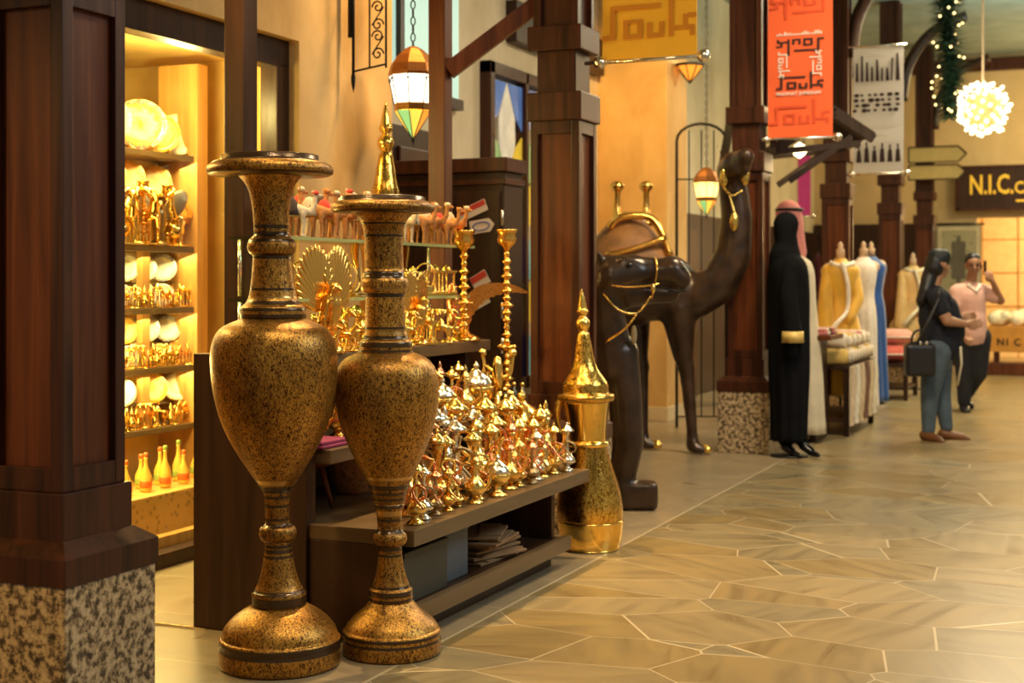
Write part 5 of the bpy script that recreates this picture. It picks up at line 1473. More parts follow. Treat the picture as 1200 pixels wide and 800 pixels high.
# black robed mannequin
x, y, q, k = local(920, 11.0)
x, y = at_d(925, 11.0)
t = thing('abaya_mannequin', 'mannequin in a long black abaya and face veil beside the column', 'mannequin', (x, y, 0), YAW)
part('body', blob([(q(917, 262), .095, q(917, 275), .08), (q(917, 285), .06, q(918, 300), .07), (q(918, 310), .12, q(919, 345), .14), (q(919, 350), .14, q(920, 420), .16), (q(912, 430), .08, q(913, 512), .05), (q(926, 430), .08, q(928, 512), .05),
    (q(910, 510), .045, q(915, 522), .035), (q(915, 522), .035, q(922, 527, -.10), .028), (q(928, 510), .042, q(934, 520), .034), (q(934, 520), .034, q(945, 526, -.06), .026)], voxel=.02, smooth=2), BLACK, t)
part('abaya', gown([(q(0, 516).z, -.005, .135, .15, 1), (q(0, 480).z, .0, .14, .16, 1), (q(0, 430).z, .0, .155, .17, .7), (q(0, 380).z, 0, .155, .17, .4), (q(0, 340).z, -.005, .16, .18, .2), (q(0, 312).z, -.01, .145, .19, .1), (q(0, 298).z, -.015, .09, .12, 0), (q(0, 290).z, -.015, .07, .07, 0)], 11, .07), BLACK, t)
part('sleeve', blob([(q(916, 312, -.12), .07, q(914, 350, -.18), .07), (q(914, 350, -.18), .07, q(918, 392, -.20), .075)], voxel=.018, smooth=2), BLACK, t)
part('sleeve', blob([(q(922, 312, .14), .07, q(930, 350, .18), .07), (q(930, 350, .18), .07, q(932, 395, .16), .07)], voxel=.018, smooth=2), BLACK, t)
part('patterned_cuff', MB().rings([[q(918, 387, -.20) + Vector((.082 * math.cos(a), .082 * math.sin(a), 0)) for a in [2 * PI * j / 16 for j in range(16)]], [q(918, 400, -.205) + Vector((.086 * math.cos(a), .086 * math.sin(a), 0)) for a in [2 * PI * j / 16 for j in range(16)]]]), metal_mat('gold_teal_trim', (0.70, 0.48, 0.14), .5, .25, 18, .2, .2), t)
S = [(q(918, 400, -.20), .035, q(918, 410, -.205), .034)]
for j in range(5):
    S.append((q(914 + 2 * j, 408, -.205), .012, q(913.5 + 2.3 * j, 417 - abs(j - 2), -.215), .009))
part('gloved_hand', blob(S, voxel=.007, smooth=1), BLACK, t)
part('head_veil', blob([(q(916, 262), .098, q(915, 276), .088), (q(917, 280), .085, q(916, 298), .11), (q(915, 300), .125, q(916, 322), .135)], voxel=.02, smooth=3), BLACK, t)
for dx_, yy in ((918, -.09), (940, -.06)):
    part('shoe', blob([(q(dx_ - 5, 522, yy + .04), .034, q(dx_ + 4, 529, yy), .028), (q(dx_ + 4, 529.5, yy), .028, q(dx_ + 10, 531, yy - .06), .02)], voxel=.01, smooth=1), plain('black_patent', (.01, .01, .01), .15, 0, 0) if dx_ == 918 else bpy.data.materials['black_patent'], t)
part('stand_base', MB().lathe([(.15, .0), (.15, .012), (.02, .02)], segs=20), IRON, t)
# white robe and pink checked headscarf
x, y, q, k = local(930, 12.0)
t = thing('kandura_mannequin', 'mannequin in white robe and pink headscarf behind the black abaya', 'mannequin', (x, y, 0), YAW)
PINKC = metal_mat('pink_checked_cloth', (0.72, 0.26, 0.22), .8, .5, 60, .2, 0)
part('body', blob([(q(921, 258), .09, q(921, 270), .075), (q(921, 278), .055, q(923, 295), .07), (q(925, 310), .14, q(928, 360), .15), (q(930, 360), .15, q(932, 420), .14), (q(930, 420), .13, q(934, 505), .08)], voxel=.022, smooth=3), SKINM, t)
part('robe', gown([(q(0, 507).z, .13, .14, .17, 1), (q(0, 430).z, .09, .15, .17, .6), (q(0, 360).z, .04, .15, .18, .3), (q(0, 312).z, .0, .16, .2, .1), (q(0, 298).z, -.03, .07, .09, 0)], 8, .05), CREAM, t)
part('headscarf', blob([(q(924, 250), .115, q(927, 266), .11), (q(930, 268), .085, q(936, 296), .07), (q(936, 296, .0), .06, q(938, 330, .0), .04)], voxel=.018, smooth=3), PINKC, t)
part('head_cord', MB().tube([(q(925, 247).x + .108 * math.cos(a), .108 * math.sin(a), q(0, 246).z) for a in [2 * PI * j / 20 for j in range(21)]], .014, 6), IRON, t)
part('stand_base', MB().lathe([(.15, .0), (.15, .012), (.02, .02)], segs=20), IRON, t)
def dress_form(name, lab, px, d, top, bot, mat, wmul=1.0, cape=None, skirt=1.0, base=True):
    x, y, q, k = local(px, d)
    t = thing(name, lab, 'dress form', (x, y, 0), YAW)
    zt, zb_ = q(0, top).z, max(.03, q(0, bot).z); H_ = zt - zb_
    part('neck_post', MB().lathe([(.045, zt - .10), (.04, zt - .04), (.045, zt - .02), (.02, zt + .01), (.03, zt + .03), (.001, zt + .07)], segs=14), SKINM, t)
    part('bust', blob([((0, 0, zt - .10), .04, (0, 0, zt - .16), .07), ((-.10, 0, zt - .20), .07, (.10, 0, zt - .20), .07), ((0, 0, zt - .30), .12, (0, 0, zt - .50), .10), ((0, 0, zt - .62), .13, (0, 0, zt - .75), .13)], voxel=.022, smooth=3), SKINM, t)
    part('gown', gown([(zb_, 0, .20 * skirt * wmul, .17 * skirt, 1), (zb_ + H_ * .3, 0, .18 * skirt * wmul, .16 * skirt, .8), (zt - .72, 0, .155 * wmul, .145, .4), (zt - .50, 0, .125 * wmul, .115, .2), (zt - .32, 0, .15 * wmul, .13, .1), (zt - .20, 0, .165 * wmul, .12, .1), (zt - .13, 0, .08, .075, 0), (zt - .10, 0, .055, .055, 0)], 9, .09), mat, t)
    if cape:
        part('sleeve', blob([((-.13, -.02, zt - .21), .06, (-.17, -.10, zt - .5), .07), ((-.17, -.10, zt - .5), .07, (-.18, -.12, zt - .85), .095)], voxel=.02, smooth=2), mat, t)
        part('sleeve', blob([((.13, .02, zt - .21), .06, (.15, -.08, zt - .5), .065), ((.15, -.08, zt - .5), .065, (.05, -.17, zt - .68), .055)], voxel=.02, smooth=2), mat, t)
        part('pale_trim', MB().tube(smooth_path([(-.02, -.14, zt - .14), (.03, -.17, zt - .35), (.02, -.19, zt - .6), (-.10, -.30, zt - .72), (-.20, -.29, zt - .84)], 4), .022, 6).tube([(-.12, -.06, zt - .14), (0, -.11, zt - .19), (.12, -.06, zt - .14)], .025, 6), cape, t)
    if base:
        part('pole', MB().cyl((0, 0, .02), (0, 0, zt - .6), .014, segs=8), IRON, t)
        part('stand_base', MB().lathe([(.14, .0), (.14, .012), (.02, .025)], segs=20), IRON, t)
    return t
dress_form('dress_form', 'dress form in a mustard yellow kaftan with pale trim', 985, 13.95, 291, 462, YELC, 1.15, WHITEC, 1.1)
dress_form('dress_form', 'dress form in a long white lace gown between yellow and blue', 1012, 14.6, 290, 480, WHITEC, .85, None, .9)
dress_form('dress_form', 'dress form in a deep blue gown beside the red cushions', 1021, 15.8, 290, 470, BLUC, 1.0, None, .95)
dress_form('dress_form', 'far dress form in a cream and gold cape left of the woman', 1070, 17.9, 302, 414, plain('gold_cream_silk', (0.66, 0.42, 0.16), .6, 0, .25, 4, .1), 1.15, CREAM, 1.3)
# fabric tables
def stall(name, lab, px, d, w_, dp, h_, mat):
    x, y = at_d(px, d)
    t = thing(name, lab, 'table', (x, y, 0), 0)
    part('tabletop', MB().box6(-w_ / 2, w_ / 2, -dp / 2, dp / 2, h_ - .04, h_, .005), mat, t)
    for i in (-1, 1):
        for j in (-1, 1):
            part('leg', MB().box((i * (w_ / 2 - .04), j * (dp / 2 - .04), (h_ - .04) / 2), (.05, .05, h_ - .04), 0, .004), mat, t)
    part('shelf', MB().box6(-w_ / 2 + .03, w_ / 2 - .03, -dp / 2 + .03, dp / 2 - .03, .12, .15, .004), mat, t)
    return x, y
CL = [plain('folded_beige', (0.60, 0.46, 0.30), .9, 0, .2, 9, .2), plain('folded_yellow', (0.66, 0.44, 0.12), .9, 0, .2, 9, .2), plain('folded_rose', (0.50, 0.16, 0.14), .9, 0, .2, 9, .2), plain('folded_white', (0.72, 0.64, 0.52), .9, 0, .15, 9, .2),
      plain('folded_brown', (0.16, 0.07, 0.04), .9, 0, .2, 9, .2), plain('folded_olive', (0.30, 0.26, 0.08), .9, 0, .2)]
CN = ['beige', 'yellow', 'rose', 'white', 'brown', 'olive']
tx, ty = stall('cloth_table', 'dark table carrying rolled and folded shawls beside the abaya', 980, 13.1, .50, 1.4, .62, WOOD_DK)
r_ = random.Random(5)
def rolled(x, y, z, L_, rad, ci, lab, grp, rz):
    t = thing('folded_shawl', lab, 'shawl', (x, y, z), rz, grp)
    pr = [(rad * (.6 + .4 * math.sin(PI * min(1, max(0, kk / 8)))) , -L_ / 2 + L_ * kk / 8) for kk in range(9)]
    m = MB().lathe([(rad * .75, -L_ / 2)] + [(rad * (1 + .06 * (kk % 2)), -L_ / 2 + L_ * (kk + .5) / 8) for kk in range(8)] + [(rad * .75, L_ / 2)], segs=14, M=Matrix.Translation((0, 0, rad)) @ Matrix.Rotation(R(90), 4, 'Y'))
    part('roll', m, CL[ci], t)
    part('fringe', MB().lathe([(rad * .7, 0), (rad * .8, .02), (rad * .3, .022)], segs=10, M=Matrix.Translation((L_ / 2, 0, rad)) @ Matrix.Rotation(R(90), 4, 'Y')), CL[3], t)
for i in range(9):
    y_ = ty - .64 + i * .155
    ci = (1, 0, 3, 1, 5, 0, 3, 1, 0)[i]
    rolled(tx, y_, .621, .44, .07, ci, '%s rolled shawl, %s from the near end of the cloth table' % (CN[ci], ORD[i]), 'rolled shawls on the cloth table', .1)
for i in range(5):
    y_ = ty - .50 + i * .25
    ci = (3, 1, 0, 2, 3)[i]
    rolled(tx, y_, .762, .40, .065, ci, '%s rolled shawl in the upper layer, %s from the near end' % (CN[ci], ORD[i]), 'rolled shawls on the cloth table', -.15)
for i in range(6):
    y_ = ty - .66 + i * .25
    m = MB(); rs = []
    for kk in range(7):
        z = .612 - kk * .085
        rs.append([Vector((.262 + .012 * math.sin(kk + 6 * f) + .004, (f - .5) * .22, z)) for f in [j / 8 for j in range(9)]] + [Vector((.252, (f - .5) * .22, z)) for f in [j / 8 for j in range(8, -1, -1)]])
    m.rings(rs, smooth=False)
    ci = (0, 3, 0, 4, 0, 3)[i]
    single('hanging_shawl', m, CL[ci], '%s shawl hanging off the cloth table, %s from its near end' % (CN[ci], ORD[i]), 'shawl', (tx, y_, 0), 0, 'shawls hanging from the cloth table')
ux, uy = at_d(966, 12.15)
t = thing('bangle_stand', 'small raised tray of trinkets beside the abaya mannequin', 'tray', (ux - .05, uy, 0))
part('tray', MB().box6(-.16, .16, -.3, .3, .86, .90, .006), WOOD_RED, t)
part('leg', MB().box6(-.03, .03, -.25, .25, 0, .86, .006), WOOD_DK, t)
for i in range(5):
    ci = (2, 3, 4, 2, 0)[i]
    t = thing('folded_scarf', '%s scarf folded on the raised tray, %s from its near end' % (CN[ci], ORD[i]), 'scarf', (ux - .05, uy - .22 + i * .11, .901), .2 * i, 'scarves folded on the raised tray')
    part('folds', MB().box6(-.12, .12, -.05, .05, 0, .03, .012).box6(-.11, .11, -.045, .045, .03, .055, .012), CL[ci], t)
# dark clothes rail between the mannequins
t = thing('clothes_rail', 'clothes rail hung with dark garments behind the white mannequin', 'clothes rail', (*at_d(953, 15.2), 0), YAW)
part('rail', MB().tube([(-.35, 0, 0), (-.35, 0, 1.7), (.35, 0, 1.7), (.35, 0, 0)], .015, 8), IRON, t)
plain('plum_cloth', (0.10, 0.02, 0.04), .8)
for i in range(6):
    part('garment', gown([(.45, 0, .045, .2, 1), (1.0, 0, .05, .19, .6), (1.4, 0, .05, .2, .3), (1.58, 0, .03, .14, 0), (1.66, 0, .01, .02, 0)], 6, .1, 24), bpy.data.materials['plum_cloth'] if i % 2 else BLACK, t, ((-.28 + i * .11), 0, 0))
# red and pink cushions and goods past the blue gown
bx_, by_ = stall('low_bench', 'low dark bench stacked with cushions right of the blue gown', 1043, 16.6, .55, .9, .42, WOOD_DK)
RC = metal_mat('patterned_red_cloth', (0.55, 0.10, 0.07), .85, .4, 14, .2, 0)
for i, (dx_, dy_, dz, mt, lab) in enumerate(((0, -.2, .421, RC, 'red patterned cushion at the near end of the low bench'), (0, .22, .421, CL[2], 'rose cushion at the far end of the low bench'), (.02, 0, .61, metal_mat('pink_floral_cloth', (0.72, 0.34, 0.26), .85, .5, 16, .2, 0), 'pink floral cushion on top of the other two'))):
    t = thing('cushion', lab, 'cushion', (bx_ + dx_, by_ + dy_, dz), .1 * i, 'cushions on the low bench')
    part('cover', blob([((-.15, 0, .10), .095, (.15, 0, .10), .095)], [((0, 0, .10), (.26, .21, .095))], voxel=.02, smooth=3), mt, t)
    part('piping', MB().tube([(.262 * math.cos(a), .212 * math.sin(a), .10) for a in [2 * PI * j / 24 for j in range(25)]], .008, 5), CL[3], t)

# ================================================================== PEOPLE
def hand(w_, f, out, curl=.5, s=1.0, thumb=1):
    """palm and five fingers from wrist w_ along f, fingers spread along out"""
    f = Vector(f).normalized(); out = Vector(out); out = (out - f * out.dot(f)).normalized(); nrm = f.cross(out)
    S = [(w_, .024 * s, w_ + f * .03 * s, .026 * s)]
    for j in range(4):
        b = w_ + f * .075 * s + out * (j - 1.5) * .020 * s
        S.append((w_ + f * .02 * s + out * (j - 1.5) * .012 * s, .017 * s, b, .013 * s))
        L_ = (.030, .036, .034, .026)[j] * s
        m1 = b + (f * math.cos(curl * .5) + nrm * math.sin(curl * .5)) * L_
        e = m1 + (f * math.cos(curl * 1.4) + nrm * math.sin(curl * 1.4)) * L_ * .9
        S += [(b, .0105 * s, m1, .0095 * s), (m1, .0095 * s, e, .008 * s)]
    tb = w_ + f * .02 * s - out * thumb * .022 * s
    tm = tb + (f * .7 - out * thumb * .7) * .035 * s
    S += [(tb, .014 * s, tm, .0115 * s), (tm, .0115 * s, tm + f * .03 * s, .009 * s)]
    return S
def face(c, fw, side, k=1.0):
    """head around centre c looking along fw"""
    fw = Vector(fw).normalized(); side = Vector(side).normalized(); up = Vector((0, 0, 1))
    S = [(c + up * .035, .078 * k, c - fw * .02 + up * .025, .084 * k), (c + fw * .015 - up * .035, .060 * k, c + fw * .035 - up * .075, .036 * k),
         (c + fw * .085 + up * .005, .010, c + fw * .104 - up * .020, .013), (c + fw * .080 - up * .052, .012, c + fw * .083 - up * .062, .011)]
    for s in (-1, 1):
        S += [(c + side * s * .078 + up * .01, .016, c + side * s * .080 - up * .022, .010), (c + fw * .066 + side * s * .032 + up * .028, .014, c + fw * .074 + side * s * .012 + up * .028, .010), (c + fw * .05 + side * s * .04 - up * .02, .022, c + fw * .05 + side * s * .03 - up * .03, .02)]
    return S
def eyes(t, c, fw, side):
    fw = Vector(fw).normalized(); side = Vector(side).normalized()
    for s in (-1, 1):
        part('eye', MB().ball(c + fw * .078 + side * s * .031 + Vector((0, 0, .012)), (.012, .010, .006), None, 10, 8), bpy.data.materials['black_eye'], t)
        part('eyebrow', MB().tube([c + fw * .082 + side * s * .014 + Vector((0, 0, .034)), c + fw * .080 + side * s * .032 + Vector((0, 0, .040)), c + fw * .070 + side * s * .048 + Vector((0, 0, .033))], .003, 5), HAIR, t)
    part('lips', MB().ball(c + fw * .092 + Vector((0, 0, -.055)), (.022, .010, .007), None, 10, 6), bpy.data.materials['lip_red'], t)
plain('lip_red', (0.34, 0.10, 0.07), .5)
# woman with handbag, seen from behind her left side... she looks to the right and away
x, y, q, k = local(1100, 12.2)
t = thing('person', 'woman in navy t-shirt and jeans with black cap and handbag, gesturing', 'person', (x, y, 0), YAW)
hc = q(1101, 311, 0)
fw = Vector((.93, .36, -.02)); sd = Vector((-.36, .93, 0))
S = face(hc, fw, sd, 1.0)
S += [(q(1098, 324), .050, q(1095, 338), .052), (q(1093, 345), .10, q(1096, 375), .125), (q(1097, 352, -.10), .075, q(1092, 345, .12), .075), (q(1103, 362, -.02), .12, q(1108, 388), .135), (q(1100, 385), .14, q(1097, 412), .145)]
sh, el, wr = q(1090, 347, -.16), q(1101, 375, -.22), q(1124, 379, -.20)
S += [(sh, .062, el, .046), (el, .046, wr, .027)] + hand(wr, (1, .2, .05), (0, .3, 1), .4)
sh2, el2, wr2 = q(1100, 346, .16), q(1112, 372, .22), q(1130, 372, .10)
S += [(sh2, .060, el2, .044), (el2, .044, wr2, .027)] + hand(wr2, (1, -.3, .1), (0, .3, 1), .6)
LEG = [(q(1094, 412, -.08), .112, q(1086, 462, -.09), .066), (q(1086, 462, -.09), .064, q(1084, 503, -.10), .042), (q(1103, 412, .08), .112, q(1106, 462, .06), .066), (q(1106, 462, .06), .064, q(1110, 500, .02), .042)]
FT = [(q(1083, 508, -.09), .036, q(1091, 512, -.22), .028), (q(1109, 508, .02), .036, q(1126, 512, -.04), .027)]
S += LEG + FT
part('body', blob(S, voxel=.0085, smooth=2), SKIN, t)
eyes(t, hc, fw, sd)
NAVY = plain('navy_cotton', (0.006, 0.007, 0.015), .85, 0, .25, 8, .2); JEAN = plain('blue_denim', (0.075, 0.105, 0.13), .85, 0, .25, 9, .2)
part('tshirt', blob([(q(1095, 340), .066, q(1095, 346), .10), (q(1093, 347), .115, q(1096, 375), .145), (q(1098, 350, -.12), .09, q(1092, 347, .12), .09), (q(1104, 362, -.02), .135, q(1110, 388), .155), (q(1100, 385), .158, q(1099, 408), .165), (q(1110, 390), .14, q(1106, 408), .14), (sh, .078, sh.lerp(el, .55), .070), (sh2, .076, sh2.lerp(el2, .55), .068)], voxel=.014, smooth=3), NAVY, t)
part('jeans', blob([(a, ra + .016, b_, rb + .014) for a, ra, b_, rb in LEG] + [(q(1098, 405), .150, q(1097, 418), .145)], voxel=.014, smooth=3), JEAN, t)
part('hair', blob([(hc + Vector((-.03, 0, .035)), .092, hc + Vector((-.05, -.01, -.02)), .085), (q(1090, 322), .07, q(1084, 338, -.04), .062), (q(1083, 340, -.05), .06, q(1077, 352, -.06), .045), (q(1078, 352, -.03), .045, q(1081, 362, .0), .03)], voxel=.013, smooth=2), HAIR, t)
part('cap', blob([(hc + Vector((-.01, 0, .055)), .095, hc + Vector((-.02, 0, .06)), .09), (hc + Vector((.03, -.02, .075)), .07, hc + Vector((.06, 0, .06)), .04)], voxel=.012, smooth=3), plain('dark_teal_cap', (0.006, 0.010, 0.012), .6, 0, .1), t)
LEA_D = plain('dark_sole', (.03, .015, .01))
ORS = plain('orange_brown_leather', (0.17, 0.058, 0.012), .5, 0, .2)
for a, ra, b_, rb in FT: part('shoe', blob([(a + Vector((-.02, 0, -.005)), ra + .012, b_, rb + .010), (b_, rb + .008, b_ + (b_ - a).normalized() * .05 + Vector((0, 0, -.006)), .024)], voxel=.010, smooth=2), ORS, t)
for a, ra, b_, rb in FT: part('sole', blob([(a + Vector((-.02, 0, -.035)), .014, b_ + (b_ - a).normalized() * .05 + Vector((0, 0, -.024)), .014)], voxel=.008, smooth=1), LEA_D, t)
part('white_tag', MB().tube([q(1118, 405, -.18), q(1120, 425, -.16), q(1116, 450, -.14)], .010, 6), CREAM, t)
# her bag
t = thing('handbag', 'large black leather handbag hanging from the womans shoulder', 'handbag', (x, y, 0), YAW)
LEA = plain('black_leather', (0.014, 0.011, 0.010), .38, 0, .2, 12, .3)
part('bag_body', blob([(q(1062, 402, -.26), .03, q(1074, 402, -.26), .03)], voxel=.012, smooth=3, boxes=[(q(1067.5, 420, -.26), (.25, .13, .27)), (q(1067.5, 405, -.26), (.20, .09, .08))]), LEA, t)
part('strap', MB().tube(smooth_path([q(1062, 402, -.30), q(1072, 382, -.31), q(1088, 352, -.27), q(1092, 341, -.19), q(1090, 350, -.10)], 5), .012, 6).tube(smooth_path([q(1058, 402, -.26), q(1060, 389, -.28), q(1070, 386, -.28), q(1076, 402, -.26)], 5), .010, 6), LEA, t)
for px in (1066, 1073): part('buckle', MB().ball(q(px, 400, -.325), (.014, .008, .018), None, 8, 6), SILVER, t)
# man with a hand at his ear
x, y, q, k = local(1140, 14.8)
t = thing('person', 'man in pale pink shirt holding a hand up to his ear', 'person', (x, y, 0), YAW)
hc = q(1141, 312, 0)
fw = Vector((-.20, -.97, -.05)); sd = Vector((.97, -.20, 0))
S = face(hc, fw, sd, 1.02)
S += [(q(1140, 322, .02), .055, q(1139, 334, .03), .058), (q(1126, 341, .03), .075, q(1152, 341, .03), .075), (q(1138, 350, .02), .135, q(1139, 375, .02), .135), (q(1138, 378), .135, q(1138, 392), .135)]
shR, elR, wrR = q(1156, 342, .02), q(1171, 352, -.04), q(1160, 330, -.09)
shL, elL, wrL = q(1122, 342, .02), q(1119, 368, -.02), q(1126, 388, -.16)
S += [(shR, .062, elR, .047), (elR, .045, wrR, .029), (shL, .062, elL, .046), (elL, .044, wrL, .028)]
S += hand(wrR, (q(1152, 316, -.09) - q(1160, 330, -.09)), (1, 0, .2), .7) + hand(wrL, (.2, -.5, -.7), (1, 0, 0), .5)
LEG = [(q(1130, 395), .105, q(1130, 438), .068), (q(1130, 438), .066, q(1130, 470), .05), (q(1148, 395), .105, q(1147, 438), .068), (q(1147, 438), .066, q(1140, 464, .22), .05)]
FT = [(q(1130, 477), .04, q(1128, 481, -.14), .03), (q(1140, 471, .24), .04, q(1141, 477, .10), .03)]
S += LEG + FT
part('body', blob(S, voxel=.0095, smooth=2), SKIN2, t)
eyes(t, hc, fw, sd)
PNK = plain('pale_pink_cotton', (0.72, 0.42, 0.34), .85, 0, .10, 8, .2); DRK = plain('black_trousers', (0.016, 0.017, 0.022), .85, 0, .2, 8, .2)
part('shirt', blob([(q(1139, 334, .03), .072, q(1139, 338, .03), .10), (q(1126, 342, .03), .092, q(1152, 342, .03), .092), (q(1138, 350, .02), .152, q(1139, 375, .02), .155), (q(1138, 375), .158, q(1138, 394), .165), (shR, .08, shR.lerp(elR, .6), .074), (shL, .08, shL.lerp(elL, .6), .074)], voxel=.015, smooth=3), PNK, t)
part('collar', MB().tube([q(1132, 333, -.05), q(1140, 342, -.12), q(1147, 333, -.05)], .016, 6), WHITEC, t)
part('trousers', blob([(a, ra + .018, b_, rb + .020) for a, ra, b_, rb in LEG] + [(q(1139, 388), .150, q(1139, 398), .150)], voxel=.016, smooth=3), DRK, t)
part('hair', blob([(hc + Vector((.0, .02, .065)), .085, hc + Vector((0, .045, .03)), .080)], voxel=.012, smooth=2), HAIR, t)
for a, ra, b_, rb in FT: part('shoe', blob([(a, ra + .014, b_, rb + .010)], voxel=.012, smooth=2), LEA, t)
ph = hc + Vector((.105, -.04, .0))
t = thing('mobile_phone', 'small dark phone the man holds against his ear', 'phone', (x, y, 0), YAW)
part('casing', MB().box(ph, (.012, .06, .12), 0, .004), BLACK, t)
part('screen', MB().box(ph + Vector((.0075, 0, 0)), (.003, .052, .10), 0, .001), plain('phone_glass', (.02, .02, .03), .1, 0, 0), t)

# ================================================================== END OF THE LANE
xs, ds = on_y(1122, 23.85)
t = thing('shop_sign', 'dark shop sign with raised yellow letters over the far carpet shop', 'sign', (xs, 23.84, z_at(247, ds)))
SW, SH = 2.6, (247 - 195) / FPX * ds
part('board', MB().box6(0, SW, -.05, .05, 0, SH, .02), WOOD_DK, t)
part('frame', MB().box6(-.02, SW, -.07, -.05, SH - .04, SH).box6(-.02, SW, -.07, -.05, 0, .04).box6(-.02, .03, -.07, -.05, .0, SH), WOOD, t)
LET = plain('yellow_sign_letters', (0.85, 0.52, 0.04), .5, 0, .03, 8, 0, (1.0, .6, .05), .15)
def letters(txt, px, py, hpx, dd, parent, mat, name='letters', sx=1.0, yoff=-.06):
    k = dd / FPX
    me = text_mesh(txt, hpx * k / .70, .006)
    o = part(name, me, mat, parent)
    o.rotation_euler = (R(90), 0, 0); o.scale = (sx, 1, 1)
    o.location = (on_y(px, 23.84)[0] - xs, yoff, z_at(py, dd) - z_at(247, ds))
    return o
letters('N.I.C.', 1136, 228, 22, ds, t, LET, sx=.66)
letters('CARPETS', 1189, 228, 13.5, ds, t, LET, 'small_letters', sx=.8)
part('underline', MB().box6(on_y(1191, 23.84)[0] - xs, SW - .2, -.066, -.054, z_at(238, ds) - z_at(247, ds), z_at(235.5, ds) - z_at(247, ds)), LET, t)
# arrow signs on the farthest column
ARW = plain('ochre_sign_board', (0.55, 0.42, 0.16), .6, 0, .08)
for px0, px1, pyt, pyb, lab in ((1065, 1130, 173, 191, 'upper ochre arrow sign pointing right on the far column'), (1065, 1129, 194, 211, 'lower ochre arrow sign pointing right on the far column')):
    xa, da = on_y(px0, 22.40); k = da / FPX
    w_, h_ = (px1 - px0) * k, (pyb - pyt) * k
    t = thing('arrow_sign', lab, 'sign', (xa, 22.40, z_at(pyb, da)), 0, 'arrow signs on the far column')
    pts = [(0, 0), (w_ * .86, 0), (w_, h_ / 2), (w_ * .86, h_), (0, h_)]
    part('board', MB().prism(pts, .03), ARW, t)
    m = MB()
    for a, b_ in zip(pts, pts[1:] + pts[:1]): m.bar((a[0], -.02, a[1]), (b_[0], -.02, b_[1]), .02, .02)
    part('dark_border', m, WOOD_DK, t)
    part('bracket', MB().box6(w_ * .35, w_ * .5, .01, .24, h_ * .4, h_ * .6), IRON, t)
# hanging carpet
xa, da = on_y(1095, 23.6); k = da / FPX
CARP = metal_mat('grey_green_pile', (0.30, 0.28, 0.18), .9, .55, 9, .3, 0)
t = thing('hanging_carpet', 'muted green medallion carpet hanging behind the man', 'carpet', (xa, 23.87, z_at(345, da)))
w_, h_ = (1146 - 1095) * k, (345 - 264) * k
part('pile', MB().box6(0, w_, -.012, .012, 0, h_, .004), CARP, t)
part('border', rects([(.03, .03, w_ - .03, .08), (.03, h_ - .08, w_ - .03, h_ - .03), (.03, .08, .08, h_ - .08), (w_ - .08, .08, w_ - .03, h_ - .08)], .006, Matrix.Translation((0, -.016, 0))), plain('pale_carpet_border', (0.46, 0.40, 0.28), .9), t)
part('medallion', MB().prism([(w_ / 2 + .17 * w_ * 1.1 * math.cos(a) * (1 + .15 * math.cos(8 * a)), h_ / 2 + .33 * h_ * math.sin(a) * (1 + .12 * math.cos(8 * a))) for a in [2 * PI * j / 48 for j in range(48)]], .006, Matrix.Translation((0, -.016, 0))), plain('dark_carpet_medallion', (0.10, 0.09, 0.07), .9), t)
part('hanging_rod', MB().cyl((-.05, 0, h_ + .02), (w_ + .05, 0, h_ + .02), .015, segs=8), IRON, t)
# wooden chest lettered N I C with fleeces on top
xc, dc = on_y(1157, 21.6); k = dc / FPX
ORW = plain('orange_wood', (0.62, 0.27, 0.04), .45, 0, .15, 5)
t = thing('wooden_chest', 'orange wooden counter lettered N I C before the carpet shop', 'counter', (xc, 21.6, 0))
zc0, zc1 = z_at(412, dc), z_at(386, dc)
part('body', MB().box6(0, 1.2, 0, .6, zc0, zc1 + .05, .01), ORW, t)
part('plinth', MB().box6(-.02, 1.2, .05, .6, 0.0, z_at(425, dc), .01), WOOD_RED, t)
for xx in (.08, 1.1): part('leg', MB().box6(xx, xx + .08, .1, .2, 0, zc0, .005), WOOD_RED, t)
for txt, px in (('N', 1168), ('I', 1179), ('C', 1188)):
    me = text_mesh(txt, 8 * k / .7, .004)
    o = part('letter', me, WOOD_DK, t); o.rotation_euler = (R(90), 0, 0); o.location = (on_y(px, 21.6)[0] - xc, -.008, z_at(404, dc))
FLE = plain('cream_fleece', (0.86, 0.76, 0.55), .95, 0, .12, 20, .6)
for i in range(4):
    t = thing('fleece', 'fluffy cream fleece heaped on the lettered counter, %s from its left end' % ORD[i], 'fleece', (xc + .16 + i * .30, 21.85, zc1 + .052), 0, 'cream fleeces on the lettered counter')
    bl = [((random.uniform(-.09, .09), random.uniform(-.15, .15), .10 + random.uniform(-.02, .05)), (random.uniform(.07, .11),) * 3) for _ in range(12)]
    part('wool', blob([((-.08, 0, .10), .10, (.08, 0, .10), .10)], bl, voxel=.022, smooth=1), FLE, t)
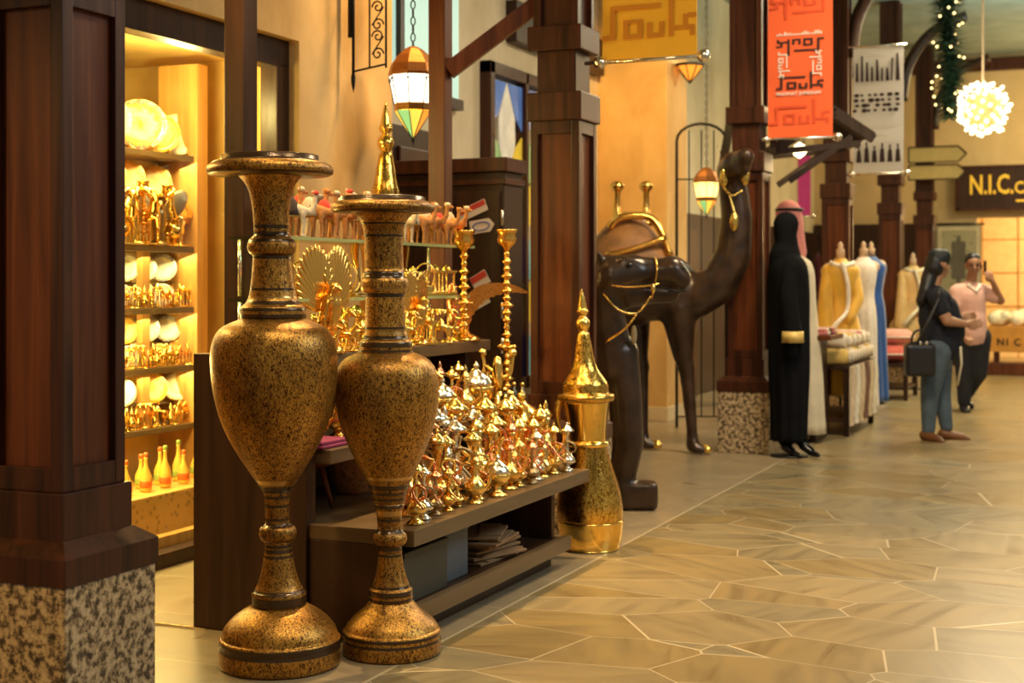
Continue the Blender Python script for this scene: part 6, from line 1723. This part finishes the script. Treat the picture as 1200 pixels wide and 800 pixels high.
# low shrubs of goods before the fleece counter
# glowing ball lamp
bx, by = at_d(1152, 12.4); bz = z_at(128, 12.4)
t = thing('ball_light', 'glowing round cluster lamp of tiny bulbs hanging over the lane', 'pendant lamp', (bx, by, bz))
BUL = emission_mat('bulb_glow', (1.0, 0.86, 0.56), 2.2)
part('wire_core', MB().ball((0, 0, 0), .17, None, 16, 12), emission_mat('inner_wire_glow', (1.0, 0.66, 0.26), .22), t)
n = 98; bm0 = None
for i in range(n):
    z = 1 - 2 * (i + .5) / n; a = i * 2.39996
    rr_ = math.sqrt(1 - z * z); R_ = .218 + random.uniform(-.035, .022); a += random.uniform(-.16, .16); z += random.uniform(-.05, .05) * (1 - abs(z))
    p = Vector((rr_ * math.cos(a), rr_ * math.sin(a), z)) * R_
    if bm0 is None:
        o = part('bulb', MB().ball((0, 0, 0), (.020, .020, .028), None, 8, 6), BUL, t, p); bm0 = o
    else:
        o = bm0.copy(); COL.objects.link(o); o.parent = t; o.location = p
    o.rotation_euler = Vector(p).to_track_quat('Z', 'Y').to_euler()
part('cord', MB().cyl((0, 0, .17), (0, 0, 4.99 - bz), .012, segs=8), CREAM, t)
point_light('ball_light_glow', (bx, by, bz), 60, (1.0, .80, .50), .25)
# garland with fairy lights
gx_, gy_ = at_d(1112, 12.8); gz0, gz1 = z_at(137, 12.8), 4.99
t = thing('fir_garland', 'hanging fir garland wound with tiny warm fairy lights', 'garland', (gx_, gy_, gz0))
FIR = plain('fir_green', (0.03, 0.10, 0.06), .7, 0, .35, 10)
m = MB(); r_ = random.Random(9); HG = gz1 - gz0
m.cyl((0, 0, .05), (0, 0, HG), .03, segs=6)
for i in range(2600):
    z = r_.uniform(0, 1) * HG; a = r_.uniform(0, 2 * PI)
    wob = .02 * math.sin(z * 5)
    L_ = r_.uniform(.14, .21) * (0.75 + .25 * min(1, z / .15))
    d_ = Vector((math.cos(a), math.sin(a), r_.uniform(-.5, .2))).normalized()
    p0 = Vector((wob, 0, z)); p1 = p0 + d_ * L_; sd_ = d_.cross(Vector((0, 0, 1))).normalized() * .020
    vs = [m.bm.verts.new(v) for v in (p0 + d_ * .02 + sd_, p1, p0 + d_ * .02 - sd_)]; m._f(vs)
o = part('fir_needles', m, FIR, t); 
FL = emission_mat('fairy_light_glow', (1.0, 0.72, 0.28), 3.0); fb = None
for i in range(60):
    z = HG * (i + r_.uniform(0, 1)) / 60; a = r_.uniform(0, 2 * PI); p = Vector((r_.uniform(.08, .15) * math.cos(a), .15 * math.sin(a), z))
    if fb is None: fb = part('fairy_light', MB().ball((0, 0, 0), .012, None, 8, 6), FL, t, p)
    else:
        o = fb.copy(); COL.objects.link(o); o.parent = t; o.location = p
